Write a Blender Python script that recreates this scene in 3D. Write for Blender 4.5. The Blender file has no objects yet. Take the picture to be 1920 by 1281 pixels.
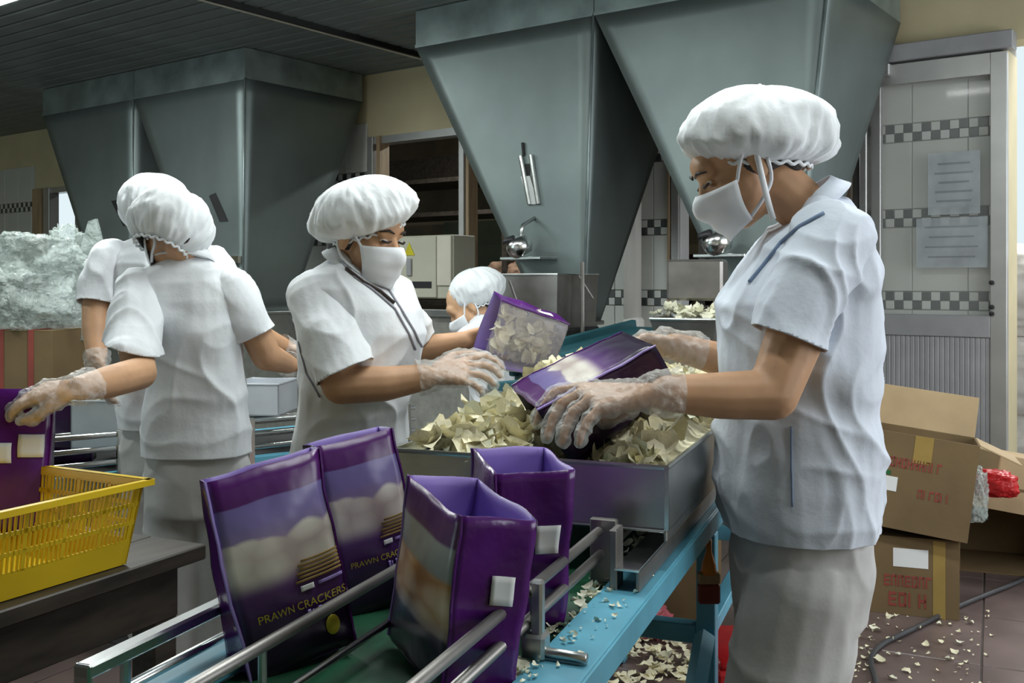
import bpy, bmesh, math, random
from mathutils import Vector as V, Matrix, noise
from mathutils.bvhtree import BVHTree

random.seed(7)
sc = bpy.context.scene
COL = sc.collection
PI = math.pi
R = math.radians

# ------------------------------------------------------------------ camera, sky, light, exposure
YAW = R(36.2)                    # the camera looks this far left of the back wall's normal
FPX, HOR, CAMZ = 1900.0, 530.0, 1.17
cam_data = bpy.data.cameras.new('camera')
cam_data.sensor_width = 36.0
cam_data.lens = 36.0 * FPX / 1920.0
cam_data.shift_y = -(640.5 - HOR) / 1920.0
cam_data.clip_start = 0.02
cam = bpy.data.objects.new('camera', cam_data)
cam.location = (0, 0, CAMZ)
cam.rotation_euler = (R(90), 0, YAW)
COL.objects.link(cam)
sc.camera = cam

world = bpy.data.worlds.new('overcast_sky')
sc.world = world
world.use_nodes = True
bg = world.node_tree.nodes['Background']
bg.inputs[0].default_value = (0.80, 0.93, 0.97, 1)
bg.inputs[1].default_value = 1.1

def area(name, loc, rot, sx, sy, power, col):
    l = bpy.data.lights.new(name, 'AREA')
    l.shape = 'RECTANGLE'; l.size = sx; l.size_y = sy
    l.energy = power; l.color = col
    o = bpy.data.objects.new(name, l)
    o.location = loc; o.rotation_euler = rot
    COL.objects.link(o)
    return o
# daylight through the window opening of the right wall (beside the camera) and the yard behind it
area('yard_daylight', (-0.3, 6.9, 3.4), (R(-25), 0, 0), 2.5, 2.0, 190, (1.0, 0.99, 0.97))
area('window_daylight', (1.55, 3.1, 1.55), (0, R(90), 0), 1.5, 2.9, 62, (0.93, 0.96, 1.0))
# added teal fill from the left, set in the unseen front wall
area('hall_fill', (-6.2, -2.55, 1.3), (R(90), 0, R(-12)), 3.4, 2.2, 30, (0.74, 0.98, 0.96))

sc.view_settings.view_transform = 'Standard'
sc.view_settings.look = 'None'
sc.view_settings.gamma = 1.0
sc.view_settings.use_curve_mapping = False
sc.view_settings.exposure = -0.18

# ------------------------------------------------------------------ frames
K = Matrix.Rotation(YAW, 4, 'Z')                       # camera ground frame: x right, y forward
CV = Matrix.Rotation(R(36.2 - 20.75), 4, 'Z')          # main conveyor: x across (right), y along
def px(x, y, Y):                                       # photo pixel at forward distance Y
    return K @ V(((x - 960) * Y / FPX, Y, CAMZ + (HOR - y) * Y / FPX))
def gp(x, Y, z):                                       # photo column x at distance Y and height z
    return K @ V(((x - 960) * Y / FPX, Y, z))
def cdir(x, y, z=0.0):                                 # direction given in the camera ground frame
    return (K @ V((x, y, z))).normalized()
def cv(a, d, z):
    return CV @ V((a, d, z))

# ------------------------------------------------------------------ materials
MATS = {}
def nd(nt, kind, **kw):
    n = nt.nodes.new(kind)
    for k, v in kw.items():
        setattr(n, k, v)
    return n
def mat(name, col, rough=0.6, metal=0.0, var=0.12, scale=8.0, bump=0.0, bscale=60.0, alpha=1.0,
        stretch=(1, 1, 1), col2=None, emit=None, estr=0.0, trans=0.0, spec=0.5, sss=0.0, detail=4.0, bdist=0.004):
    if name in MATS:
        return MATS[name]
    m = bpy.data.materials.new(name)
    m.use_nodes = True
    nt = m.node_tree
    b = nt.nodes['Principled BSDF']
    tc = nd(nt, 'ShaderNodeTexCoord')
    mp = nd(nt, 'ShaderNodeMapping')
    mp.inputs['Scale'].default_value = stretch
    nt.links.new(tc.outputs['Object'], mp.inputs['Vector'])
    nz = nd(nt, 'ShaderNodeTexNoise')
    nz.inputs['Scale'].default_value = scale
    nz.inputs['Detail'].default_value = detail
    nt.links.new(mp.outputs['Vector'], nz.inputs['Vector'])
    mx = nd(nt, 'ShaderNodeMix', data_type='RGBA')
    c2 = col2 if col2 else tuple(max(0, c * (1 - 2 * var)) for c in col)
    c1 = col if col2 else tuple(min(1, c * (1 + var)) for c in col)
    mx.inputs['A'].default_value = (*c1, 1)
    mx.inputs['B'].default_value = (*c2, 1)
    rp = nd(nt, 'ShaderNodeMapRange')
    rp.inputs['From Min'].default_value = 0.3
    rp.inputs['From Max'].default_value = 0.7
    nt.links.new(nz.outputs['Fac'], rp.inputs['Value'])
    nt.links.new(rp.outputs['Result'], mx.inputs['Factor'])
    nt.links.new(mx.outputs['Result'], b.inputs['Base Color'])
    b.inputs['Roughness'].default_value = rough
    b.inputs['Metallic'].default_value = metal
    b.inputs['Specular IOR Level'].default_value = spec
    if alpha < 1:
        b.inputs['Alpha'].default_value = alpha
    if trans > 0:
        b.inputs['Transmission Weight'].default_value = trans
    if sss > 0:
        b.inputs['Subsurface Weight'].default_value = sss
        b.inputs['Subsurface Radius'].default_value = (0.012, 0.006, 0.003)
    if emit:
        b.inputs['Emission Color'].default_value = (*emit, 1)
        b.inputs['Emission Strength'].default_value = estr
    if bump > 0:
        n2 = nd(nt, 'ShaderNodeTexNoise')
        n2.inputs['Scale'].default_value = bscale
        n2.inputs['Detail'].default_value = 3
        nt.links.new(mp.outputs['Vector'], n2.inputs['Vector'])
        bp = nd(nt, 'ShaderNodeBump')
        bp.inputs['Strength'].default_value = bump
        bp.inputs['Distance'].default_value = bdist
        nt.links.new(n2.outputs['Fac'], bp.inputs['Height'])
        nt.links.new(bp.outputs['Normal'], b.inputs['Normal'])
    MATS[name] = m
    return m

M_STEEL = mat('brushed_steel', (0.55, 0.57, 0.56), 0.32, 1.0, 0.12, 6, 0.15, 40)
M_DULL = mat('dull_steel', (0.30, 0.285, 0.27), 0.42, 0.9, 0.15, 8)
M_BRIGHT = mat('bright_sheet', (0.62, 0.65, 0.69), 0.3, 0.35, 0.08, 6)
M_CHROME = mat('polished_steel', (0.72, 0.73, 0.72), 0.22, 1.0, 0.06, 12)
M_GALV = mat('galvanised_sheet', (0.19, 0.23, 0.225), 0.46, 0.6, 0.10, 2.2, 0.10, 9)
M_GALV_B = mat('galvanised_band', (0.30, 0.37, 0.365), 0.42, 0.6, 0.2, 5.0, 0.12, 14)
M_DARK = mat('dark_gap', (0.015, 0.016, 0.016), 0.7)
M_BLUE = mat('blue_paint', (0.11, 0.37, 0.50), 0.42, 0.0, 0.12, 7)
M_TEAL = mat('teal_paint', (0.02, 0.095, 0.115), 0.45, 0.0, 0.15, 5)
M_BELT = mat('green_belt', (0.012, 0.10, 0.045), 0.5, 0, 0.3, 12)
M_CREAM = mat('cream_paint', (0.62, 0.54, 0.34), 0.75, 0, 0.06, 3)
M_TILE = mat('wall_tile_glaze', (0.60, 0.61, 0.57), 0.25, 0, 0.05, 3)
M_TILEW = mat('mosaic_white', (0.62, 0.64, 0.60), 0.25, 0, 0.05, 20)
M_TILED = mat('mosaic_grey', (0.055, 0.065, 0.062), 0.3, 0, 0.25, 20)
M_GROUT = mat('grout', (0.30, 0.30, 0.27), 0.9, 0, 0.1, 20)
M_FLOOR = mat('floor_tile_glaze', (0.15, 0.108, 0.10), 0.32, 0, 0.18, 4)
M_FGROUT = mat('floor_grout', (0.075, 0.06, 0.055), 0.9)
M_CEIL = mat('ceiling_panel', (0.19, 0.225, 0.22), 0.5, 0.2, 0.12, 3)
M_ALU = mat('aluminium_frame', (0.50, 0.50, 0.49), 0.4, 0.6, 0.06, 6)
M_ALUD = mat('aluminium_panel', (0.40, 0.40, 0.42), 0.5, 0.25, 0.08, 6)
M_WOODJ = mat('jamb_wood', (0.42, 0.30, 0.18), 0.6, 0, 0.15, 6, stretch=(6, 6, 0.6))
M_CARD = mat('cardboard', (0.165, 0.108, 0.048), 0.8, 0, 0.10, 5, 0.1, 50)
M_CARDL = mat('cardboard_inside', (0.46, 0.335, 0.19), 0.8, 0, 0.08, 5)
M_TAPE = mat('packing_tape', (0.34, 0.23, 0.07), 0.25, 0, 0.1, 5)
M_RED = mat('red_print', (0.26, 0.05, 0.035), 0.7)
M_REDP = mat('red_plastic', (0.55, 0.012, 0.015), 0.35)
M_PAPER = mat('white_paper', (0.75, 0.76, 0.76), 0.7, 0, 0.03, 8)
M_CLOTH = mat('white_cotton', (0.78, 0.80, 0.83), 0.85, 0, 0.04, 10, 0.12, 55, bdist=0.01)
M_CLOTHB = mat('pale_blue_cotton', (0.70, 0.755, 0.85), 0.85, 0, 0.05, 10, 0.12, 55, bdist=0.01)
M_TROU = mat('grey_white_trouser_cloth', (0.60, 0.595, 0.585), 0.9, 0, 0.06, 9, 0.1, 40, bdist=0.01)
M_CAP = mat('cap_cloth', (0.80, 0.83, 0.85), 0.85, 0, 0.05, 14, 0.15, 70, bdist=0.006)
M_MASK = mat('mask_cloth', (0.80, 0.82, 0.86), 0.85, 0, 0.03, 14, 0.06, 90)
M_PIPE = mat('blue_piping', (0.22, 0.30, 0.45), 0.8)
M_PIPEG = mat('grey_piping', (0.33, 0.33, 0.38), 0.8)
M_SKIN = mat('skin', (0.56, 0.315, 0.175), 0.55, 0, 0.08, 14, 0.05, 200, sss=0.08, bdist=0.001)
M_SKIN2 = mat('paler_skin', (0.62, 0.37, 0.215), 0.55, 0, 0.08, 14, 0.05, 200, sss=0.08, bdist=0.001)
M_HAIR = mat('dark_hair', (0.018, 0.012, 0.010), 0.5, 0, 0.4, 60, 0.4, 200, stretch=(1, 1, 0.2))
M_EYE = mat('eye_white', (0.7, 0.68, 0.65), 0.3)
M_LASH = mat('lash', (0.03, 0.016, 0.012), 0.6)
M_GLOVE = mat('clear_glove_film', (0.85, 0.87, 0.85), 0.28, 0, 0.03, 20, 0.8, 55, alpha=0.30, bdist=0.012)
M_YEL = mat('yellow_plastic', (0.78, 0.52, 0.015), 0.35, 0, 0.06, 5)
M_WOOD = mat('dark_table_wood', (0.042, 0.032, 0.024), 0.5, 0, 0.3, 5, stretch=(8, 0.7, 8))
M_CHIP = mat('prawn_cracker', (0.86, 0.80, 0.57), 0.7, 0, 0.12, 30, 0.4, 140)
M_CHIPG = mat('pale_cracker', (0.82, 0.81, 0.63), 0.7, 0, 0.10, 30, 0.4, 140)
M_FILM = mat('clear_plastic_sheet', (0.66, 0.75, 0.71), 0.10, 0, 0.10, 6, 1.0, 22, alpha=0.42, bdist=0.04)
M_FILMW = mat('bag_window_film', (0.75, 0.72, 0.80), 0.12, 0, 0.08, 6, 0.6, 20, alpha=0.22, bdist=0.02)
M_SACK = mat('white_sack_plastic', (0.85, 0.82, 0.78), 0.4, 0, 0.12, 9, 0.5, 14)
M_BEIGE = mat('beige_enamel', (0.56, 0.55, 0.44), 0.45, 0, 0.04, 4)
M_BEIGEL = mat('light_enamel', (0.72, 0.68, 0.57), 0.45, 0, 0.04, 4)
M_SIGN = mat('warning_yellow', (0.75, 0.66, 0.02), 0.5)
M_BLACK = mat('black_rubber', (0.02, 0.02, 0.022), 0.5)
M_CABLE = mat('grey_cable_sheath', (0.06, 0.06, 0.065), 0.45)
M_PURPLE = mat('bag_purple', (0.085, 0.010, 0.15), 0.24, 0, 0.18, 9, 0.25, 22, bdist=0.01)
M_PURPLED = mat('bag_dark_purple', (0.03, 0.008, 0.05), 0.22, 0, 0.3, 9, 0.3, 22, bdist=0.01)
M_LAV = mat('bag_inside_lavender', (0.36, 0.26, 0.66), 0.4, 0, 0.08, 9)
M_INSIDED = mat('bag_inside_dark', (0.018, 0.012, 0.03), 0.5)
M_GOLD = mat('gold_print', (0.36, 0.22, 0.06), 0.5)
M_YTXT = mat('yellow_print', (0.55, 0.46, 0.03), 0.5)
M_ORANGE = mat('orange_plastic', (0.75, 0.25, 0.03), 0.4)
M_WPIPE = mat('white_pipe', (0.90, 0.88, 0.84), 0.4, 0, 0.03, 3)
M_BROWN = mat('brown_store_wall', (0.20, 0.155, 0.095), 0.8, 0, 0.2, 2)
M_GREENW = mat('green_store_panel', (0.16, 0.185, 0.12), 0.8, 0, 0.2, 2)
M_JUTE = mat('brown_sack_cloth', (0.24, 0.14, 0.09), 0.9, 0, 0.3, 8, 0.4, 40)
M_CONC = mat('yard_concrete', (0.55, 0.53, 0.50), 0.9, 0, 0.1, 2)
M_SHOE = mat('shoe_rubber', (0.12, 0.12, 0.16), 0.6)
M_TUBE = mat('fluorescent_tube_glow', (1, 1, 1), 0.4, emit=(0.92, 1.0, 0.98), estr=4.0)
M_GLASS = mat('door_glass', (0.80, 0.84, 0.82), 0.06, 0, 0.02, 3, alpha=0.10)
M_FILMN = mat('notice_film', (0.62, 0.68, 0.72), 0.3, 0, 0.1, 9, alpha=0.38)
M_INK = mat('notice_ink', (0.42, 0.48, 0.51), 0.6, alpha=0.25)
M_PINK = mat('pink_bag_film', (0.52, 0.12, 0.15), 0.4, 0, 0.25, 9, 0.5, 30)
M_GREENP = mat('green_print', (0.02, 0.14, 0.04), 0.5)

# ------------------------------------------------------------------ object helpers
ORG = {}
def tag(o, label=None, cat=None, group=None, kind=None):
    if label: o['label'] = label
    if cat: o['category'] = cat
    if group: o['group'] = group
    if kind: o['kind'] = kind
    return o
def T(name, label, cat, loc, group=None):
    o = bpy.data.objects.new(name, None)
    o.empty_display_size = 0.05
    o.location = loc
    COL.objects.link(o)
    ORG[o] = V(loc)
    return tag(o, label, cat, group)
def to_mesh(bm, name, smooth):
    if isinstance(bm, bpy.types.Mesh):
        return bm
    me = bpy.data.meshes.new(name)
    bmesh.ops.recalc_face_normals(bm, faces=bm.faces[:])
    bm.to_mesh(me); bm.free()
    if smooth:
        me.polygons.foreach_set('use_smooth', [True] * len(me.polygons))
    return me
def O(name, bm, m, parent=None, smooth=False, org=None):
    """bm in world coordinates; becomes one object, a part when parent is given"""
    me = to_mesh(bm, name, smooth)
    if parent is not None:
        c = ORG[parent]
    elif org is not None:
        c = V(org)
    else:
        vs = [v.co for v in me.vertices]
        lo = V((min(v.x for v in vs), min(v.y for v in vs), min(v.z for v in vs)))
        hi = V((max(v.x for v in vs), max(v.y for v in vs), max(v.z for v in vs)))
        c = V(((lo.x + hi.x) / 2, (lo.y + hi.y) / 2, lo.z))
    me.transform(Matrix.Translation(-c))
    for mm in (m if isinstance(m, (list, tuple)) else [m]):
        me.materials.append(mm)
    o = bpy.data.objects.new(name, me)
    COL.objects.link(o)
    if parent is not None:
        o.parent = parent
    else:
        o.location = c
    ORG[o] = c
    return o
def S(name, bm, m, parent=None, smooth=False):
    o = O(name, bm, m, parent, smooth)
    o['kind'] = 'structure'
    return o
I4 = Matrix.Identity(4)
def box(bm, lo, hi, M=I4, bev=0.0, seg=1):
    r = bmesh.ops.create_cube(bm, size=1.0)
    vs = r['verts']
    s = V(hi) - V(lo); c = (V(hi) + V(lo)) / 2
    for v in vs:
        v.co = V((v.co.x * s.x, v.co.y * s.y, v.co.z * s.z)) + c
    if bev > 0:
        es = list({e for v in vs for e in v.link_edges})
        rb = bmesh.ops.bevel(bm, geom=es, offset=bev, segments=seg, affect='EDGES', profile=0.5)
        vs = list({v for f in rb['faces'] for v in f.verts} | {v for v in vs if v.is_valid})
    for v in vs:
        v.co = M @ v.co
    return bm
def B(lo, hi, M=I4, bev=0.0, seg=1):
    return box(bmesh.new(), lo, hi, M, bev, seg)
def frame_of(d):
    d = d.normalized()
    a = V((0, 0, 1)) if abs(d.z) < 0.9 else V((1, 0, 0))
    u = d.cross(a).normalized()
    return u, d.cross(u).normalized()
def tube(bm, pts, r, n=8, cap=True):
    """swept round tube through pts; r a number or one per point"""
    pts = [V(p) for p in pts]
    rs = r if isinstance(r, (list, tuple)) else [r] * len(pts)
    rings = []
    u = None
    for i, p in enumerate(pts):
        d = (pts[min(i + 1, len(pts) - 1)] - pts[max(i - 1, 0)]).normalized()
        if u is None:
            u, w = frame_of(d)
        else:
            u = (u - d * u.dot(d)).normalized(); w = d.cross(u)
        w = d.cross(u)
        rings.append([bm.verts.new(p + (u * math.cos(2 * PI * k / n) + w * math.sin(2 * PI * k / n)) * rs[i]) for k in range(n)])
    for a, b in zip(rings, rings[1:]):
        for k in range(n):
            bm.faces.new((a[k], a[(k + 1) % n], b[(k + 1) % n], b[k]))
    if cap:
        bm.faces.new(rings[0][::-1]); bm.faces.new(rings[-1])
    return bm
def TB(pts, r, n=8):
    return tube(bmesh.new(), pts, r, n)
def loft(bm, rings, cap=True, closed=True):
    """rings: lists of points with equal count"""
    vr = [[bm.verts.new(p) for p in ring] for ring in rings]
    n = len(vr[0])
    for a, b in zip(vr, vr[1:]):
        for k in range(n if closed else n - 1):
            bm.faces.new((a[k], a[(k + 1) % n], b[(k + 1) % n], b[k]))
    if cap and closed:
        bm.faces.new(vr[0][::-1]); bm.faces.new(vr[-1])
    return bm
def lathe(bm, prof, M=I4, n=20):
    rings = []
    for r, z in prof:
        rings.append([M @ V((r * math.cos(2 * PI * k / n), r * math.sin(2 * PI * k / n), z)) for k in range(n)])
    return loft(bm, rings)
def hexa(bm, bot, top):
    """solid between two quads of world points"""
    b = [bm.verts.new(p) for p in bot]; t = [bm.verts.new(p) for p in top]
    bm.faces.new(b[::-1]); bm.faces.new(t)
    for k in range(4):
        bm.faces.new((b[k], b[(k + 1) % 4], t[(k + 1) % 4], t[k]))
    return bm
def slab(bm, quad, th):
    """a quad of world points given a thickness th against its normal"""
    q = [V(p) for p in quad]
    n = (q[1] - q[0]).cross(q[3] - q[0]).normalized()
    return hexa(bm, [p - n * th for p in q], q)
def ellip(bm, c, ax, n=16, m=10):
    """closed ellipsoid: centre and three half-axis vectors"""
    rings = []
    for j in range(1, m):
        t = PI * j / m
        rings.append([V(c) + ax[0] * (math.sin(t) * math.cos(2 * PI * k / n)) + ax[1] * (math.sin(t) * math.sin(2 * PI * k / n)) - ax[2] * math.cos(t) for k in range(n)])
    vr = [[bm.verts.new(p) for p in r] for r in rings]
    b = bm.verts.new(V(c) - ax[2]); t = bm.verts.new(V(c) + ax[2])
    for a, d in zip(vr, vr[1:]):
        for k in range(n):
            bm.faces.new((a[k], a[(k + 1) % n], d[(k + 1) % n], d[k]))
    for k in range(n):
        bm.faces.new((b, vr[0][(k + 1) % n], vr[0][k])); bm.faces.new((t, vr[-1][k], vr[-1][(k + 1) % n]))
    return bm
def caps(bm, p0, p1, r0, r1, n=12):
    """tapering capsule"""
    p0, p1 = V(p0), V(p1)
    d = p1 - p0
    L = d.length
    if L < 1e-6:
        return bm
    d = d / L
    u, w = frame_of(d)
    prof = []
    for k in range(1, 4):
        t = PI / 2 * k / 4
        prof.append((-r0 * math.cos(t), r0 * math.sin(t)))
    prof += [(0, r0), (L, r1)]
    for k in range(3, 0, -1):
        t = PI / 2 * k / 4
        prof.append((L + r1 * math.cos(t), r1 * math.sin(t)))
    vr = [[bm.verts.new(p0 + d * a + (u * math.cos(2 * PI * k / n) + w * math.sin(2 * PI * k / n)) * r) for k in range(n)] for a, r in prof]
    s = bm.verts.new(p0 - d * r0); e = bm.verts.new(p1 + d * r1)
    for a, b in zip(vr, vr[1:]):
        for k in range(n):
            bm.faces.new((a[k], a[(k + 1) % n], b[(k + 1) % n], b[k]))
    for k in range(n):
        bm.faces.new((s, vr[0][(k + 1) % n], vr[0][k])); bm.faces.new((e, vr[-1][k], vr[-1][(k + 1) % n]))
    return bm
def chain(bm, pts, rs, n=12):
    for i in range(len(pts) - 1):
        caps(bm, pts[i], pts[i + 1], rs[i], rs[i + 1], n)
    return bm
def remesh(bm, vox, it=3, fac=0.5):
    """fuse overlapping closed shapes into one continuous surface"""
    bmesh.ops.recalc_face_normals(bm, faces=bm.faces[:])
    me = bpy.data.meshes.new('tmp'); bm.to_mesh(me); bm.free()
    o = bpy.data.objects.new('tmp', me); COL.objects.link(o)
    r = o.modifiers.new('r', 'REMESH'); r.mode = 'VOXEL'; r.voxel_size = vox; r.use_smooth_shade = True
    if it:
        s = o.modifiers.new('s', 'SMOOTH'); s.factor = fac; s.iterations = it
    dg = bpy.context.evaluated_depsgraph_get()
    out = bpy.data.meshes.new_from_object(o.evaluated_get(dg))
    bpy.data.objects.remove(o); bpy.data.meshes.remove(me)
    b2 = bmesh.new(); b2.from_mesh(out); bpy.data.meshes.remove(out)
    return b2
def text_bm(txt, size, M, depth=0.0006, align='CENTER'):
    c = bpy.data.curves.new('t', 'FONT'); c.body = txt; c.size = size; c.extrude = depth; c.align_x = align; c.align_y = 'CENTER'
    o = bpy.data.objects.new('t', c); COL.objects.link(o)
    dg = bpy.context.evaluated_depsgraph_get()
    me = bpy.data.meshes.new_from_object(o.evaluated_get(dg))
    bpy.data.objects.remove(o); bpy.data.curves.remove(c)
    me.transform(M)
    bm = bmesh.new(); bm.from_mesh(me); bpy.data.meshes.remove(me)
    return bm
def dup(src, loc=None, rot=None, parent=None, scale=None):
    o = src.copy(); COL.objects.link(o)
    if loc is not None: o.location = loc
    if rot is not None: o.rotation_euler = rot
    if scale is not None: o.scale = (scale,) * 3
    if parent is not None: o.parent = parent
    return o
# ------------------------------------------------------------------ the room
CEILZ, WALLY = 2.60, 5.05
XL, XR, YF = -11.0, 1.6, -2.6
fl = S('floor', B((XL, YF, -0.08), (XR, WALLY + 2.6, -0.004)), M_FGROUT)
FT = Matrix.Rotation(R(36.2 - 25.4), 4, 'Z')
ts = 0.5
tile_src = None
off = (FT.inverted() @ gp(1843, 3.55, 0))
for i in range(-9, 3):
    for j in range(-4, 6):
        x0 = off.x + i * ts; y0 = off.y + j * ts
        c = FT @ V((x0 + ts / 2, y0 + ts / 2, 0))
        if c.y > WALLY - 0.36 or c.x < -5.5 or c.x > 0.9 or c.y < 0.9:
            continue
        if tile_src is None:
            tb = B((-ts / 2 + .003, -ts / 2 + .003, -0.012), (ts / 2 - .003, ts / 2 - .003, 0.0), bev=0.002)
            tile_src = O('floor_tile', tb, M_FLOOR, None, org=(0, 0, 0))
            t = tile_src
        else:
            t = dup(tile_src)
        t.parent = fl
        t.location = c - ORG[fl]
        t.rotation_euler = (0, 0, R(36.2 - 25.4))

# ceiling: one carrier sheet and the planks under it (they run along the back wall)
ce = S('ceiling', B((XL, YF, CEILZ + 0.02), (XR, WALLY + 0.15, CEILZ + 0.08)), M_CEIL)
pl_src = None
yy = 1.6
while yy < WALLY - 0.02:
    w = min(0.118, WALLY - yy)
    if pl_src is None:
        pb = B((XL, 0.006, 0.0), (XR, 0.108, 0.02), bev=0.008)
        pl_src = O('ceiling_plank', pb, M_CEIL, None, org=(0, 0, 0)); p = pl_src
    else:
        p = dup(pl_src)
    p.parent = ce
    p.location = V((0, yy, CEILZ)) - ORG[ce]
    yy += 0.118
# light cover strip across the planks
p0 = px(400, 0, 5.1); p1 = px(785, 108, 7.0)
xs = -4.23
S('trim_1', B((xs - 0.02, 2.2, CEILZ - 0.022), (xs + 0.025, WALLY, CEILZ)), M_BEIGEL)
S('trim_2', B((xs + 0.032, 2.2, CEILZ - 0.03), (xs + 0.055, WALLY, CEILZ)), M_DARK)

def tx(xpix, y=WALLY):
    """world x of photo column on the plane world-y = y"""
    r = (xpix - 960) / FPX
    Y = y / (math.cos(YAW) + math.sin(YAW) * r)
    return (math.cos(YAW) * r - math.sin(YAW)) * Y
def wz(xpix, ypix, y=WALLY):
    r = (xpix - 960) / FPX
    Y = y / (math.cos(YAW) + math.sin(YAW) * r)
    return CAMZ + (HOR - ypix) * Y / FPX
DOORT = 2.27
DR = tx(1893)                       # where the doorway to the yard starts
wb = S('wall_back', B((XL, WALLY, DOORT), (XR, WALLY + 0.16, CEILZ + 0.02)), M_CREAM)
# solid piers between the openings
def pier(x0, x1, z0=0.0, z1=DOORT, m=M_GROUT, name='wall_pier'):
    return O(name, B((x0, WALLY, z0), (x1, WALLY + 0.16, z1)), m, wb)
piers = [(XL, tx(66)), (tx(560), tx(690)), (tx(1085), tx(1254)), (tx(1612), DR), (XR - 0.9, XR)]
for a, b in piers:
    pier(a, b)
# dado below the window openings
for a, b in ((tx(66), tx(560)), (tx(690), tx(1085)), (tx(1254), tx(1612))):
    pier(a, b, 0, 0.95, name='wall_dado')
# wall tiles: rows between the mosaic strips
strips = [0.215, 0.625, 1.04, 1.435, 1.845]
SH = 0.088
tw = 0.25
tsrc = {}
def wall_tile(x0, x1, z0, z1):
    k = (round(x1 - x0, 3), round(z1 - z0, 3))
    if k not in tsrc:
        tb = B((0.0015, -0.009, 0.0015), (x1 - x0 - 0.0015, 0.001, z1 - z0 - 0.0015), bev=0.002)
        o = O('wall_tile', tb, M_TILE, None, org=(0, 0, 0)); tsrc[k] = o
    else:
        o = dup(tsrc[k])
    o.parent = wb
    o.location = V((x0, WALLY, z0)) - ORG[wb]
sq = {}
def mosaic(x, z, dark):
    if dark not in sq:
        tb = B((0.001, -0.010, 0.001), (0.041, 0.001, 0.041), bev=0.0015)
        o = O('mosaic_square', tb, M_TILED if dark else M_TILEW, None, org=(0, 0, 0)); sq[dark] = o
    else:
        o = dup(sq[dark])
    o.parent = wb
    o.location = V((x, WALLY, z)) - ORG[wb]
for (a, b, fine) in ((tx(-60), tx(66), False), (tx(560), tx(690), False), (tx(1085), tx(1254), True), (tx(1612), tx(1893), True)):
    zs = [strips[k] for k in range(len(strips))] if not fine else strips[2:]
    # plain tile rows
    rows = [(z + SH, zn) for z, zn in zip(strips, strips[1:] + [DOORT])]
    for z0, z1 in rows:
        if z1 < 1.0 and not fine:
            continue
        if z1 < 0.9:
            continue
        x = a
        while x < b - 0.005:
            xe = min(x + tw, b)
            wall_tile(x, xe, z0, z1); x = xe
    if z0 > 0:
        for z in strips[2:]:
            n = int((b - a) / 0.042)
            if fine:
                for i in range(n):
                    for r_ in range(2):
                        mosaic(a + i * 0.042, z + 0.002 + r_ * 0.042, (i + r_) % 2 == 0)
            else:
                bmd = bmesh.new(); bmw = bmesh.new()
                for i in range(n):
                    for r_ in range(2):
                        tgt = bmd if (i + r_) % 2 == 0 else bmw
                        box(tgt, (a + i * .042 + .001, WALLY - .01, z + .002 + r_ * .042), (a + i * .042 + .041, WALLY + .001, z + .043 + r_ * .042))
                d1 = O('mosaic_strip', bmd, M_TILED, wb); d1['kind'] = 'stuff'
                d2 = O('mosaic_strip', bmw, M_TILEW, wb); d2['kind'] = 'stuff'
# window posts in the openings of the back wall
def post(xa, xb, z0, z1, m, y0=WALLY - 0.03, y1=WALLY + 0.07, name='window_post', parent=None):
    return O(name, B((xa, y0, z0), (xb, y1, z1), bev=0.004), m, parent or wb)
wn = [0]
def window(xa, xb, z0, z1, posts):
    wn[0] += 1
    f = S('window_%d' % wn[0], B((xa, WALLY + 0.0, z1 - 0.05), (xb, WALLY + 0.10, z1)), M_ALU)
    O('window_sill', B((xa, WALLY - 0.03, z0), (xb, WALLY + 0.12, z0 + 0.04)), M_ALU, f)
    for (c, w, m) in posts:
        O('window_post', B((c - w / 2, WALLY - 0.02, z0), (c + w / 2, WALLY + 0.08, z1), bev=0.004), m, f)
    return f
window(tx(66), tx(560), 0.95, DOORT - 0.22, [(tx(72), .16, M_WOODJ), (tx(90), .10, M_ALU), (tx(148), .07, M_ALU), (tx(160), .06, M_WOODJ)])
window(tx(690), tx(1085), 0.95, DOORT - 0.10, [(tx(697), .05, M_ALU), (tx(712), .035, M_WOODJ), (tx(868), .045, M_ALU), (tx(879), .025, M_WOODJ)])
window(tx(1254), tx(1612), 0.95, DOORT - 0.10, [(tx(1256), .018, M_WOODJ), (tx(1268), .05, M_ALU), (tx(1277), .02, M_PAPER), (tx(1588), .03, M_WOODJ), (tx(1606), .03, M_ALU)])
# lintels above the openings
for a, b, z in ((tx(66), tx(560), DOORT - 0.22), (tx(690), tx(1085), DOORT - 0.10), (tx(1254), tx(1612), DOORT - 0.10)):
    pier(a, b, z, DOORT, M_CREAM, 'wall_lintel')
# left wall, right wall with its window opening, both outside the picture
S('wall_left', B((XL - 0.15, YF, 0), (XL, WALLY + 0.16, CEILZ + 0.05)), M_CREAM)
wr = S('wall_right', B((XR, YF, 0), (XR + 0.15, WALLY + 0.16, 0.8)), M_CREAM)
O('wall_head', B((XR, YF, 2.3), (XR + 0.15, WALLY + 0.16, CEILZ + 0.05)), M_CREAM, wr)
O('wall_pier', B((XR, 4.6, 0.8), (XR + 0.15, WALLY + 0.16, 2.3)), M_CREAM, wr)
O('wall_pier', B((XR, YF, 0.8), (XR + 0.15, 1.6, 2.3)), M_CREAM, wr)
wf = S('wall_front', B((XL, YF - .15, 2.3), (XR, YF, CEILZ + .05)), M_CREAM)
O('wall_pier', B((XL, YF - .15, 0), (-8.1, YF, 2.3)), M_CREAM, wf)  # opening between these piers is made for the added teal fill
O('wall_pier', B((-4.3, YF - .15, 0), (XR, YF, 2.3)), M_CREAM, wf)
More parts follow.
